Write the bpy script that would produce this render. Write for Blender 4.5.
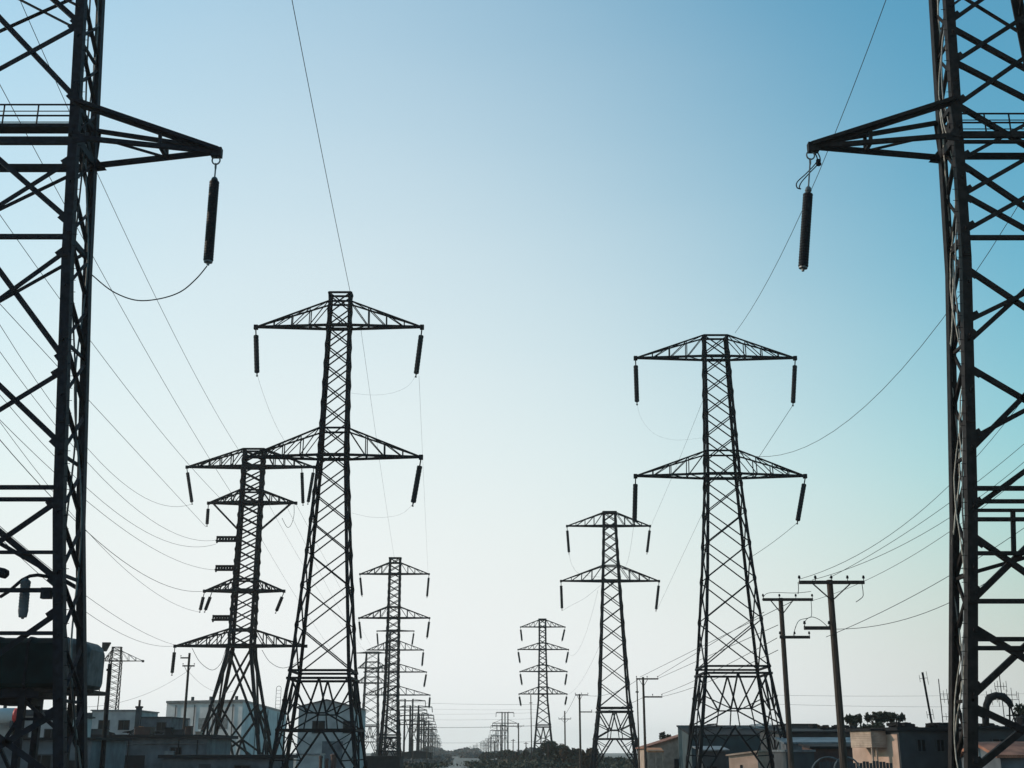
import bpy, math, random
from mathutils import Vector, Matrix
random.seed(11)
R = math.radians
V = Vector
SC = bpy.context.scene
for _o in list(bpy.data.objects): bpy.data.objects.remove(_o)
COL = SC.collection

# ------------------------------------------------------------------ camera, sky, sun, exposure
EYE = 3.0
FPX = 1200.0
PITCH = math.atan(368.0 / FPX)
cam_d = bpy.data.cameras.new('camera'); cam = bpy.data.objects.new('camera', cam_d); COL.objects.link(cam)
cam.location = (0, 0, EYE); cam.rotation_euler = (math.pi/2 + PITCH, 0, 0)
cam_d.sensor_width = 36; cam_d.lens = FPX*36/1024; cam_d.clip_start = 0.1; cam_d.clip_end = 20000
SC.camera = cam

SUN_EL, SUN_AZ = R(24), R(-80)        # azimuth measured from +Y towards +X (negative = left)
w = bpy.data.worlds.new('World'); SC.world = w; w.use_nodes = True
nt = w.node_tree; nt.nodes.clear()
out = nt.nodes.new('ShaderNodeOutputWorld'); bg = nt.nodes.new('ShaderNodeBackground')
sky = nt.nodes.new('ShaderNodeTexSky'); sky.sky_type = 'NISHITA'; sky.sun_disc = False
sky.sun_elevation = SUN_EL; sky.sun_rotation = SUN_AZ
sky.altitude = 100; sky.air_density = 2.0; sky.dust_density = 1.0; sky.ozone_density = 2.0
tint = nt.nodes.new('ShaderNodeMix'); tint.data_type = 'RGBA'; tint.blend_type = 'MULTIPLY'; tint.inputs[0].default_value = 1
tint.inputs[7].default_value = (.445, 1.0, 1.18, 1)
SKY = .15
# pale brightening painted into the sky colour, strongest low down left of centre
tcw = nt.nodes.new('ShaderNodeTexCoord'); sep = nt.nodes.new('ShaderNodeSeparateXYZ'); nt.links.new(tcw.outputs['Generated'], sep.inputs[0])
def mth(op, a_, b_, c_=None):
    n = nt.nodes.new('ShaderNodeMath'); n.operation = op
    for i, x in enumerate((a_, b_, c_)):
        if x is None: continue
        if isinstance(x, (int, float)): n.inputs[i].default_value = x
        else: nt.links.new(x, n.inputs[i])
    return n.outputs[0]
veil = mth('ADD', mth('MULTIPLY_ADD', sep.outputs[2], -1.121, .972), mth('MULTIPLY', sep.outputs[0], -.576))
veil = mth('ADD', veil, mth('MULTIPLY', mth('MULTIPLY', sep.outputs[0], sep.outputs[0]), -1.475))
cmap = nt.nodes.new('ShaderNodeMapping'); cmap.inputs['Scale'].default_value = (1.5, 3, 7); nt.links.new(tcw.outputs['Generated'], cmap.inputs[0])
cn = nt.nodes.new('ShaderNodeTexNoise'); cn.inputs['Scale'].default_value = 1.6; cn.inputs['Detail'].default_value = 6; nt.links.new(cmap.outputs[0], cn.inputs['Vector'])
veil = mth('ADD', veil, mth('MULTIPLY_ADD', cn.outputs[0], .05, -.025))
mr = nt.nodes.new('ShaderNodeMapRange'); mr.interpolation_type = 'SMOOTHSTEP'; nt.links.new(veil, mr.inputs['Value'])
vm = nt.nodes.new('ShaderNodeMix'); vm.data_type = 'RGBA'; nt.links.new(mr.outputs[0], vm.inputs[0])
vm.inputs[7].default_value = (.90/SKY, .932/SKY, .928/SKY, 1)
nt.links.new(sky.outputs[0], tint.inputs[6]); 
hr = nt.nodes.new('ShaderNodeMapRange'); hr.interpolation_type = 'SMOOTHSTEP'; nt.links.new(sep.outputs[2], hr.inputs['Value'])
hr.inputs['From Min'].default_value = .24; hr.inputs['From Max'].default_value = .0; hr.inputs['To Min'].default_value = 0; hr.inputs['To Max'].default_value = .9
hm_ = nt.nodes.new('ShaderNodeMix'); hm_.data_type = 'RGBA'; nt.links.new(hr.outputs[0], hm_.inputs[0]); nt.links.new(tint.outputs[2], hm_.inputs[6]); hm_.inputs[7].default_value = (.42/SKY, .405/SKY, .395/SKY, 1)
nt.links.new(hm_.outputs[2], vm.inputs[6]); nt.links.new(vm.outputs[2], bg.inputs[0]); nt.links.new(bg.outputs[0], out.inputs[0])
bg.inputs[1].default_value = SKY
sd = bpy.data.lights.new('sun', 'SUN'); sun = bpy.data.objects.new('sun', sd); COL.objects.link(sun)
sd.energy = 3.4; sd.angle = R(0.5); sd.color = (1, .82, .66)
_dir = V((math.sin(SUN_AZ)*math.cos(SUN_EL), math.cos(SUN_AZ)*math.cos(SUN_EL), math.sin(SUN_EL)))
sun.rotation_euler = _dir.to_track_quat('Z', 'Y').to_euler()
SC.view_settings.view_transform = 'Standard'; SC.view_settings.look = 'None'
SC.view_settings.exposure = 0.0; SC.view_settings.gamma = 1; SC.view_settings.use_curve_mapping = False
cy = SC.cycles
cy.max_bounces = 5; cy.diffuse_bounces = 2; cy.glossy_bounces = 2; cy.volume_bounces = 1; cy.transmission_bounces = 2; cy.transparent_max_bounces = 8

# ------------------------------------------------------------------ helpers
CP, SP = math.cos(PITCH), math.sin(PITCH)
def at(px, py, Y):
    """world point seen at pixel (px,py) at ground distance Y"""
    xc = (px-512)/FPX; yc = (384-py)/FPX
    d = V((xc, CP - yc*SP, SP + yc*CP))
    return V((0, 0, EYE)) + d*(Y/d.y)
def proj(p):
    d = p - V((0, 0, EYE)); z = d.y*CP + d.z*SP
    return 512 + FPX*d.x/z, 384 - FPX*(d.z*CP - d.y*SP)/z
def zat(py, Y): return at(512, py, Y).z
def ppm(py, Y):
    d = at(512, py, Y) - V((0, 0, EYE)); return FPX/(d.y*CP + d.z*SP)

class MB:
    def __init__(s): s.v = []; s.f = []; s.sm = False
    def add(s, vs, fs):
        n = len(s.v); s.v += [tuple(x) for x in vs]; s.f += [tuple(n+i for i in f) for f in fs]
    def box(s, lo, hi):
        x0, y0, z0 = lo; x1, y1, z1 = hi
        s.add([(x0,y0,z0),(x1,y0,z0),(x1,y1,z0),(x0,y1,z0),(x0,y0,z1),(x1,y0,z1),(x1,y1,z1),(x0,y1,z1)],
              [(3,2,1,0),(4,5,6,7),(0,1,5,4),(1,2,6,5),(2,3,7,6),(3,0,4,7)])
    def prism(s, p, q, sec, up=None):
        """extrude a 2-D section (list of (a,b)) from p to q"""
        p, q = V(p), V(q); d = q-p
        if d.length < 1e-5: return
        d.normalize()
        up = V(up) if up is not None else (V((0,0,1)) if abs(d.z) < .9 else V((0,1,0)))
        a = d.cross(up)
        if a.length < 1e-4: a = d.cross(V((1,0,0)))
        a.normalize(); b = a.cross(d).normalized(); n = len(sec)
        vs = [p + a*u + b*t for u, t in sec] + [q + a*u + b*t for u, t in sec]
        fs = [(i, (i+1) % n, n+(i+1) % n, n+i) for i in range(n)] + [tuple(range(n-1, -1, -1)), tuple(range(n, 2*n))]
        s.add(vs, fs)
    def bar(s, p, q, w, h=None, up=None):
        h = h or w; w /= 2; h /= 2
        s.prism(p, q, [(-w,-h),(w,-h),(w,h),(-w,h)], up)
    def ang(s, p, q, w, t=None, up=None, fa=1, fb=1):
        """steel angle (L section): heel at p-q, flanges along +-a and +-b"""
        t = t or w*.14
        s.prism(p, q, [(0,0),(fa*w,0),(fa*w,fb*t),(fa*t,fb*t),(fa*t,fb*w),(0,fb*w)], up)
    def tube(s, pts, r, n=6, cap=True):
        pts = [V(p) for p in pts]; m = len(pts); base = len(s.v); prev = None
        for i, p in enumerate(pts):
            t = (pts[min(i+1, m-1)] - pts[max(i-1, 0)]).normalized()
            if prev is None:
                a = t.cross(V((0,0,1)) if abs(t.z) < .9 else V((1,0,0))).normalized()
            else:
                a = (prev - t*prev.dot(t)).normalized()
            prev = a; b = t.cross(a); rr = r[i] if isinstance(r, (list, tuple)) else r
            for k in range(n):
                an = 2*math.pi*k/n; s.v.append(tuple(p + a*(rr*math.cos(an)) + b*(rr*math.sin(an))))
        for i in range(m-1):
            for k in range(n):
                s.f.append((base+i*n+k, base+i*n+(k+1) % n, base+(i+1)*n+(k+1) % n, base+(i+1)*n+k))
        if cap:
            s.f.append(tuple(base+k for k in range(n-1, -1, -1))); s.f.append(tuple(base+(m-1)*n+k for k in range(n)))
    def lathe(s, o, axis, prof, n=12):
        """prof: list of (distance along axis, radius)"""
        o = V(o); axis = V(axis).normalized()
        s.tube_prof([(o + axis*h, r) for h, r in prof], axis, n)
    def tube_prof(s, pr, axis, n):
        a = axis.cross(V((0,0,1)) if abs(axis.z) < .9 else V((1,0,0))).normalized(); b = axis.cross(a); base = len(s.v)
        for p, r in pr:
            for k in range(n):
                an = 2*math.pi*k/n; s.v.append(tuple(p + a*(r*math.cos(an)) + b*(r*math.sin(an))))
        for i in range(len(pr)-1):
            for k in range(n):
                s.f.append((base+i*n+k, base+i*n+(k+1) % n, base+(i+1)*n+(k+1) % n, base+(i+1)*n+k))
        s.f.append(tuple(base+k for k in range(n-1, -1, -1))); s.f.append(tuple(base+(len(pr)-1)*n+k for k in range(n)))
    def build(s, name, mat, parent=None, smooth=False):
        if not s.v: return None
        me = bpy.data.meshes.new(name); me.from_pydata(s.v, [], s.f); me.materials.append(mat)
        if smooth:
            for p in me.polygons: p.use_smooth = True
        me.update(); o = bpy.data.objects.new(name, me); COL.objects.link(o)
        if parent: o.parent = parent
        return o
def tag(o, label=None, cat=None, group=None, kind=None):
    if label: o['label'] = label
    if cat: o['category'] = cat
    if group: o['group'] = group
    if kind: o['kind'] = kind
    return o
def empty(name, loc, label, cat, group=None, rz=0):
    o = bpy.data.objects.new(name, None); COL.objects.link(o); o.location = loc; o.rotation_euler.z = rz
    o.empty_display_size = .5
    return tag(o, label, cat, group)
def copy_tree(o, parent=None):
    c = o.copy(); COL.objects.link(c)
    if parent: c.parent = parent
    for ch in list(o.children): copy_tree(ch, c)
    return c

# ------------------------------------------------------------------ materials
def mat(name, c1, c2=None, rough=.6, metal=0, scale=3, bump=0, spec=.4, detail=6, stretch=None, wave=None):
    m = bpy.data.materials.new(name); m.use_nodes = True; t = m.node_tree; b = t.nodes['Principled BSDF']
    b.inputs['Roughness'].default_value = rough; b.inputs['Metallic'].default_value = metal
    b.inputs['Specular IOR Level'].default_value = spec
    c2 = c2 or tuple(x*.6 for x in c1)
    tc = t.nodes.new('ShaderNodeTexCoord'); mp = t.nodes.new('ShaderNodeMapping'); t.links.new(tc.outputs['Object'], mp.inputs[0])
    if stretch: mp.inputs['Scale'].default_value = stretch
    n = t.nodes.new('ShaderNodeTexNoise'); n.inputs['Scale'].default_value = scale; n.inputs['Detail'].default_value = detail
    t.links.new(mp.outputs[0], n.inputs['Vector'])
    r = t.nodes.new('ShaderNodeValToRGB'); r.color_ramp.elements[0].position = .35; r.color_ramp.elements[1].position = .65
    r.color_ramp.elements[0].color = (*c2, 1); r.color_ramp.elements[1].color = (*c1, 1)
    t.links.new(n.outputs[0], r.inputs[0]); t.links.new(r.outputs[0], b.inputs['Base Color'])
    h = n.outputs[0]
    if wave:
        wv = t.nodes.new('ShaderNodeTexWave'); wv.inputs['Scale'].default_value = wave[1]; wv.bands_direction = wave[0]
        t.links.new(tc.outputs['Object'], wv.inputs[0]); h = wv.outputs[0]
    if bump:
        bp = t.nodes.new('ShaderNodeBump'); bp.inputs['Strength'].default_value = bump; bp.inputs['Distance'].default_value = .05
        t.links.new(h, bp.inputs['Height']); t.links.new(bp.outputs[0], b.inputs['Normal'])
    return m
M = {
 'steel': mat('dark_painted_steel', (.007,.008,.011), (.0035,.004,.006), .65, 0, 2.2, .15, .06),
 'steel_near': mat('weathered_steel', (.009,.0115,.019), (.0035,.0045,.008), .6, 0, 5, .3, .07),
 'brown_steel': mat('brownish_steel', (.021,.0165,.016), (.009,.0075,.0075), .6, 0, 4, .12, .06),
 'galv': mat('galvanised', (.10,.11,.12), (.05,.055,.06), .45, .3, 6, .1),
 'porcelain': mat('black_porcelain', (.006,.006,.009), (.003,.003,.005), .5, 0, 8, 0, .1),
 'wire': mat('conductor', (.02,.022,.026), (.012,.013,.016), .6, 0, 1, 0, .2),
 'cable': mat('pale_cable', (.32,.30,.27), (.15,.13,.11), .6, 0, 6),
 'wood': mat('creosoted_wood', (.055,.040,.034), (.022,.016,.014), .8, 0, 3, .3, .2, 8, (6,6,.6)),
 'teal': mat('teal_tank_paint', (.004,.013,.016), (.002,.006,.008), .7, 0, 1.5, .1, .05),
 'greypaint': mat('grey_paint', (.12,.13,.145), (.05,.055,.06), .5, 0, 2, .1),
 'white': mat('chalky_white', (.44,.44,.45), (.32,.32,.33), .7, 0, .6, .1),
 'pale': mat('pale_render', (.32,.32,.33), (.20,.20,.21), .8, 0, .7, .1),
 'bluewall': mat('blue_grey_wall', (.085,.098,.118), (.036,.042,.052), .8, 0, .9, .15),
 'slate': mat('slate_wall', (.032,.035,.042), (.018,.020,.025), .8, 0, .9, .15),
 'tealwall': mat('dull_teal_wall', (.024,.042,.052), (.014,.024,.030), .8, 0, .8, .15),
 'pink': mat('pink_sunlit_wall', (.40,.27,.22), (.28,.19,.15), .85, 0, 1.2, .15),  # warm sunlight on the walls put into their base colour
 'cream': mat('sunlit_cream_boards', (.36,.27,.22), (.22,.16,.13), .8, 0, 1.5, .3, .3, 6, None, ('Z', 3)),  # boards, with a pinker tone that carries the sunlight in the colour
 'darkroof': mat('dark_roof_felt', (.014,.014,.017), (.007,.007,.009), .95, 0, 1.5, .2, .2),
 'rustroof': mat('rust_roof', (.26,.115,.075), (.12,.05,.036), .8, 0, 1.4, .4, .2, 6, None, ('X', 3)),
 'blueroof': mat('pale_blue_sheet_roof', (.09,.12,.15), (.04,.055,.07), .5, 0, 1.2, .4, .3, 6, None, ('X', 3)),
 'redbrown': mat('red_brown_paint', (.055,.022,.018), (.03,.012,.010), .7, 0, 2),
 'red': mat('red_paint', (.55,.03,.03), (.40,.02,.02), .5, 0, 2),
 'orange': mat('orange_lit_and_painted', (.42,.17,.07), (.25,.10,.05), .8, 0, 2),
 'glass': mat('dark_window_glass', (.006,.007,.008), (.004,.005,.006), .4, 0, 1, 0, .06),
 'concrete': mat('concrete', (.20,.19,.18), (.11,.105,.10), .9, 0, 1.2, .2),
 'ground': mat('dusty_ground', (.19,.175,.16), (.10,.092,.085), .95, 0, .12, .3, .2, 8),
 'ground2': mat('trodden_track', (.24,.22,.20), (.16,.148,.135), .95, 0, .4, .2, .2, 8),
 'asphalt': mat('asphalt', (.055,.055,.057), (.04,.04,.042), .9, 0, .6, .1, .3),
 'paint': mat('road_paint', (.7,.7,.68), (.5,.5,.48), .7, 0, 2),
 'leaf': mat('dark_leaves', (.030,.034,.022), (.012,.016,.011), .7, 0, .5, 0, .2),
 'leaf_brown': mat('dry_leaves', (.085,.055,.035), (.035,.024,.016), .7, 0, .5, 0, .2),
  'tank_end': mat('highlight_grey_tank_end', (.075,.08,.09), (.03,.033,.038), .6, 0, 2.5, .1, .1),  # paler grey paints the highlight on the tank's domed end
 'bark': mat('bark', (.06,.045,.035), (.03,.022,.018), .9, 0, 3, .4),
 'farleaf': mat('hazed_far_leaves', (.085,.085,.085), (.05,.052,.054), .8, 0, .1, 0, .1),  # leaf colour greyed and lightened to paint in distance haze
}
# ------------------------------------------------------------------ ground, road
g = MB(); g.add([(-3000,-300,0),(3000,-300,0),(3000,3600,0),(-3000,3600,0)], [(0,1,2,3)])
tag(g.build('ground', M['ground']), kind='structure')
RX = lambda y: 1.5 - .052*y          # the street runs towards the vanishing point left of centre
def strip(name, m, o0, o1, z, y0=-50, y1=3000):
    b = MB(); b.add([(RX(y0)+o0,y0,z),(RX(y0)+o1,y0,z),(RX(y1)+o1,y1,z),(RX(y1)+o0,y1,z)], [(0,1,2,3)])
    return b.build(name, m)
tag(strip('track', M['ground2'], -1.5, 1.5, .004), kind='structure')
# ------------------------------------------------------------------ insulators
def insulator(root, top, bot, r=.2, hook=.6, detail=1, jag=0):
    """string hung from top, lower end at bot (root-local points)"""
    top, bot = V(top), V(bot); ax = (bot-top); L = ax.length; ax.normalize()
    b = MB(); n = int((L-hook)/.11) if detail > 1 else max(5, int((L-hook)/.28)); n = max(n, 4); h0 = hook
    prof = [(h0, r*.35)]; step = (L-h0-.12)/n
    for i in range(n):
        prof += [(h0+i*step, r*.92), (h0+i*step+step*.25, r), (h0+i*step+step*.7, r), (h0+i*step+step*.98, r*.92)]
    prof += [(L-.12, r*.5), (L-.1, r*.3), (L, r*.25)]
    o = b.build_l('insulator', M['porcelain'], root, top, ax, prof, 14 if detail > 1 else 8)
    k = MB()
    if detail > 1:
        # shackle ring, links and cap
        q = V((1,0,0)); m = 18
        c0 = top + ax*.16
        k.tube([c0 + V((math.cos(a)*.15, 0, math.sin(a)*.17)) for a in [2*math.pi*i/m for i in range(m+1)]], .03, 6)
        c1 = top + ax*.42
        k.tube([c1 + V((0, math.cos(a)*.07, math.sin(a)*.12)) for a in [2*math.pi*i/m for i in range(m+1)]], .024, 6)
        k.lathe(top, ax, [(hook*.82, .04), (hook*.86, .1), (hook*.93, .13), (hook*.97, .08), (hook+.03, .08)], 10)
        e = MB(); e.lathe(bot, ax, [(-.13, .16), (-.06, .16), (-.03, .06), (.05, .05)], 10); e.build('end_fitting', M['galv'], o)
        k.tube([top + ax*.5, top + ax*(hook*.85)], .03, 6)
    else:
        k.tube([top, top + ax*(hook+.02)], .055, 5)
        k.build('hook', M['steel'], o); k = MB(); k.lathe(bot, ax, [(-.02, .05), (.12, .05), (.14, .1), (.2, .08)], 6); k.build('end_fitting', M['steel'], o); return o
    k.build('hook', M['galv'] if detail > 1 else M['steel'], o)
    return o
def _bl(s, name, m, root, o, ax, prof, n):
    s.lathe(o, ax, prof, n); return s.build(name, m, root, smooth=False)
MB.build_l = _bl

# ------------------------------------------------------------------ lattice pylons (mid and far)
def pylon(name, label, X, Y, lev, arms, waist, ratio=.80, lt=.23, bt=.108, group='lattice pylons', ground=0.0, stubs=(), low=True, midbar=True,
          mb=None, mat_='steel', side_only=None):
    """lev: [(pixel y, pixel width)] top to bottom; arms: dicts with y, xl, xr (pixel tips), apex (pixel y)"""
    root = empty(name, (X, Y, ground), label, 'pylon', group)
    prof = [(zat(y, Y)-ground, wd/ppm(y, Y)/2) for y, wd in lev]
    zt = prof[0][0]
    if prof[-1][0] > 0:                                   # extend the flare to the ground
        (za, ha), (zb, hb) = prof[-2], prof[-1]
        prof.append((0, hb + (hb-ha)/(za-zb)*zb))
    def hw(z):
        for (za, ha), (zb, hb) in zip(prof, prof[1:]):
            if z >= zb: return ha + (hb-ha)*(za-z)/(za-zb) if za > zb else hb
        return prof[-1][1]
    m = M[mat_]
    cor = [(-1,-1),(1,-1),(1,1),(-1,1)]
    def hy(z): return hw(z)*(.5 + .5*max(0, min(1, 1.15*(zt-z)/zt)))
    def P(k, z): return V((cor[k][0]*hw(z), cor[k][1]*hy(z), z))
    zw = zat(waist, Y)-ground
    zs = sorted(set([zt, zw, 0] + [z for z, _ in prof]), reverse=True)
    for k in range(4):
        b = MB(); sx, sy = cor[k]
        for za, zb in zip(zs, zs[1:]):
            p, q = P(k, za), P(k, zb)
            # angle with its heel outwards
            w_ = lt*(1.0 if za > zw else 1.12)
            vs = []
            for c in (p, q):
                for a, e in [(0,0),(w_,0),(w_,.2*w_),(.2*w_,.2*w_),(.2*w_,w_),(0,w_)]:
                    vs.append((c.x - sx*a, c.y - sy*e, c.z))
            fs = [(i,(i+1)%6,6+(i+1)%6,6+i) for i in range(6)] + [(5,4,3,2,1,0),(6,7,8,9,10,11)]
            if sx*sy < 0: fs = [tuple(reversed(f)) for f in fs]
            b.add(vs, fs)
        b.build('leg', m, root)
    # bracing
    z = zt; pz = [zt]
    while z > zw + .4*hw(zw):
        z = z - ratio*2*hw(z - .4*hw(z)); pz.append(z)
    sc = (zt-zw)/(zt-pz[-1]); pz = [zt-(zt-q)*sc for q in pz]
    for k in range(4):
        b = MB(); b.bar(P(k, zt-.02), P((k+1) % 4, zt-.02), lt*.7, lt*.6)
        for za, zb in zip(pz, pz[1:]):
            j = (k+1) % 4
            b.bar(P(k, za), P(j, zb), bt, bt*.8); b.bar(P(j, za), P(k, zb), bt, bt*.8)
            # gusset plates where the bracing meets the legs
            if lt > .2 and Y < 130:
                for kk, jj in ((k, j), (j, k)):
                    c = P(kk, zb); d = (P(jj, zb)-c).normalized()*lt*.9
                    b.bar(c + d*.3, c + d*1.3, .03, lt*.9)
        b.build('bracing', m, root)
    # leg panel below the waist
    if low == 'x':
        for k in range(4):
            b = MB(); j = (k+1) % 4; lv = [zw, zw*.33, .3]
            for za, zb in zip(lv, lv[1:]):
                if zb > 1: b.bar(P(k, za), P(j, zb), bt*1.3); b.bar(P(j, za), P(k, zb), bt*1.3)
            c = (P(k, zw*.30)+P(j, zw*.30))/2; g1, g2 = P(k, .3), P(j, .3)
            for q in (P(k, zw*.55), P(j, zw*.55), P(k, zw*.12), P(j, zw*.12), g1.lerp(g2, .33), g1.lerp(g2, .67)): b.bar(c, q, bt*1.3)
            b.build('leg_bracing', m, root)
    elif low:
        b = MB(); z1 = zw; z2 = zw*.52
        for k in range(4):
            j = (k+1) % 4
            A, B = P(k, z1), P(j, z1); C, D = P(k, z2), P(j, z2); E, F = P(k, .3), P(j, .3)
            b.bar(A, B, bt*1.5, bt*1.5); dz = V((0,0,-.028*zw*2)); b.bar(P(k, z1-.55), P(j, z1-.55), bt*1.6, bt*1.6)
            if midbar: b.bar(C, D, bt*1.6, bt*1.6)
            Mt = (A+B)/2 + V((0,0,-.5)); q1 = C.lerp(D, .33).lerp((A+B)/2, .28); q2 = D.lerp(C, .33).lerp((A+B)/2, .28)
            for q, leg, lo, tp in ((q1, A, C, k), (q2, B, D, j)):
                b.bar(Mt, q, bt*1.2); b.bar(leg + (Mt-leg)*.08 + V((0,0,-.5)), q, bt); b.bar(q, lo, bt)
                h = P(tp, (z1+z2)/2); b.bar(q, h, bt*.8)
                b.bar(q, lo.lerp((C+D)/2, .7), bt*.8)
            b.bar(q1, q2, bt)
            c1, c2 = C.lerp(D, .42), D.lerp(C, .42)
            b.bar(c1, E, bt*1.2); b.bar(c2, F, bt*1.2)
            for c, e, tp in ((c1, E, k), (c2, F, j)):
                mid = (c+e)/2; b.bar(mid, P(tp, z2*.55), bt*.8); b.bar(mid, P(tp, z2*.98), bt*.8); b.bar(c.lerp(e, .25), P(tp, z2*.98), bt*.6)
                b.bar(c.lerp(e, .75), P(tp, z2*.3), bt*.7); b.bar(c.lerp(e, .75), P(tp, z2*.55), bt*.7)
        b.build('leg_bracing', m, root)
    # arms
    for a in arms:
        za = zat(a['y'], Y)-ground; zp = min(zat(a['apex'], Y)-ground, zt); s = ppm(a['y'], Y)
        th = a.get('th', lt)
        h = hw(za); hp = hw(zp)
        tips = []
        for side in (-1, 1):
            b = MB(); xt = ((a['xl'] if side < 0 else a['xr'])-512)/s - X
            if a.get('xl' if side < 0 else 'xr') is None: continue
            tip = V((xt, 0, za)); tips.append((side, tip))
            fl = V((side*h, -hy(za), za)); bl = V((side*h, hy(za), za)); ft = V((side*hp, -hy(zp), zp)); bt_ = V((side*hp, hy(zp), zp))
            b.bar(fl, tip, th*.9, th*.75); b.bar(bl, tip, th*.9, th*.75); b.bar(ft, tip, th*.5); b.bar(bt_, tip, th*.5)
            n = a.get('n', 3)
            for i in range(1, n+1):
                t = i/(n+1)
                for lo, hi in ((fl, ft), (bl, bt_)):
                    b.bar(lo.lerp(tip, t), hi.lerp(tip, t), bt*.7)
                    b.bar(lo.lerp(tip, t), hi.lerp(tip, t-1/(n+1)), bt*.6)
                b.bar(fl.lerp(tip, t), bl.lerp(tip, t), bt*.8)
                b.bar(fl.lerp(tip, t), bl.lerp(tip, t-1/(n+1)), bt*.6); b.bar(ft.lerp(tip, t-1/(n+1)), bt_.lerp(tip, t), bt*.5)
            if a.get('strut'):
                zq = zat(a['strut'], Y)-ground; hq = hw(zq)
                b.bar(V((side*hq, 0, zq)), tip*.9 + V((0,0,za*.1)), bt*1.3)
            b.box((tip.x-.16, -.16, za-.2), (tip.x+.16, .16, za+.16))
            b.build('crossarm', m, root)
        # ring beams through the body
        for zz, t in ((za, th*1.0), (zp, th*.6)):
            b = MB()
            for k in range(4): b.bar(P(k, zz), P((k+1) % 4, zz), t, t)
            b.build('ring_beam', m, root)
        for side, tip in tips:
            for (dx, by, pxb) in a.get('ins_l' if side < 0 else 'ins_r', ()):
                # dx: metres inboard of the tip; by: pixel y of lower end; pxb: pixel x of lower end
                top = tip + V((dx, 0, -.18))
                bot = V(((pxb-512)/ppm(by, Y) - X, 0, zat(by, Y)-ground))
                insulator(root, top, bot, a.get('ir', .21), a.get('hook', .55))
    for (sy, sxl, dzs) in stubs:                             # short lattice brackets on one side of the body
        zz = zat(sy, Y)-ground; s = ppm(sy, Y); x0 = (sxl-512)/s - X; b = MB(); h = hw(zz)
        for dy in (-.35, .35):
            b.bar((x0, dy, zz), (-h, dy, zz), lt*.42); b.bar((x0, dy, zz+dzs), (-h, dy, zz+dzs), lt*.3)
            n = 7
            for i in range(n):
                xa = x0 + (-h-x0)*i/n; xb = x0 + (-h-x0)*(i+1)/n
                b.bar((xa, dy, zz), (xb, dy, zz+dzs), bt*.6); b.bar((xb, dy, zz), (xb, dy, zz+dzs), bt*.6)
        b.bar((x0, -.4, zz), (x0, .4, zz), lt*.5); b.bar((x0, 0, zz-.25), (x0, 0, zz+dzs+.1), lt*.5)
        b.build('bracket', m, root)
    return root

Y_L1, Y_R1, Y_R2, Y_L2, Y_R3, Y_C = 91, 102, 186, 232, 344, 145
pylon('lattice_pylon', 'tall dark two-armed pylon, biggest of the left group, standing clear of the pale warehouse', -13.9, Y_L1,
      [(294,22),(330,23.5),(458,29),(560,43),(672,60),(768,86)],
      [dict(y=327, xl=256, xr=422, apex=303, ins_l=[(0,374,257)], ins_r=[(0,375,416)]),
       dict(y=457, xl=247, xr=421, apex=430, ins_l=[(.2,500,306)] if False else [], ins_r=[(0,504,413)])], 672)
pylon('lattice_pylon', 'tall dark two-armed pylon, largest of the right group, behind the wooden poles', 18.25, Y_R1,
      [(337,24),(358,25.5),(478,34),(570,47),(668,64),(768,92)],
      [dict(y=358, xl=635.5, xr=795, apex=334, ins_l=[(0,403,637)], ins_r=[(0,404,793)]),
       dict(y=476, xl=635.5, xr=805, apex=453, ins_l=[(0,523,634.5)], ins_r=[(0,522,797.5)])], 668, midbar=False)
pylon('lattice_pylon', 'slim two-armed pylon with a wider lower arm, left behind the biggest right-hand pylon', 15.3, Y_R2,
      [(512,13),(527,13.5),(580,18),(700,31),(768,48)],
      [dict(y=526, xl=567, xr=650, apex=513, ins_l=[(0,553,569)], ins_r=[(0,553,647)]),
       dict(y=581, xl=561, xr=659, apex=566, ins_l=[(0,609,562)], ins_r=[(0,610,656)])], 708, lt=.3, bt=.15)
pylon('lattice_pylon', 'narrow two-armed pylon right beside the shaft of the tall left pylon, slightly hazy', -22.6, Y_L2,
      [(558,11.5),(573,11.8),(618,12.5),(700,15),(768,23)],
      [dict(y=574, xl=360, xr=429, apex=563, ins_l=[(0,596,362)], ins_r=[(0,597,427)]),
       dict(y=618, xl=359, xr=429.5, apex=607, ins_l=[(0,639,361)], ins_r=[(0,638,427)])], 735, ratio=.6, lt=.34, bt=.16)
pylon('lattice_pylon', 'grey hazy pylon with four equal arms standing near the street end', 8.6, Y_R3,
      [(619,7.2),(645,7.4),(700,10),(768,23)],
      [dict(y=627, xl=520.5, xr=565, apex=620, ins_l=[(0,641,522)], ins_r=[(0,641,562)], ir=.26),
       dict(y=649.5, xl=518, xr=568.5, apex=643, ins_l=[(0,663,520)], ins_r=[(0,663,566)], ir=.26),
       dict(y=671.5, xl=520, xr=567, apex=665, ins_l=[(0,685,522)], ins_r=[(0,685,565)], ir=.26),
       dict(y=694, xl=519, xr=567, apex=687, ins_l=[(0,706,521)], ins_r=[(0,705,565)], ir=.26)], 725, ratio=.7, lt=.36, bt=.19)
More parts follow.
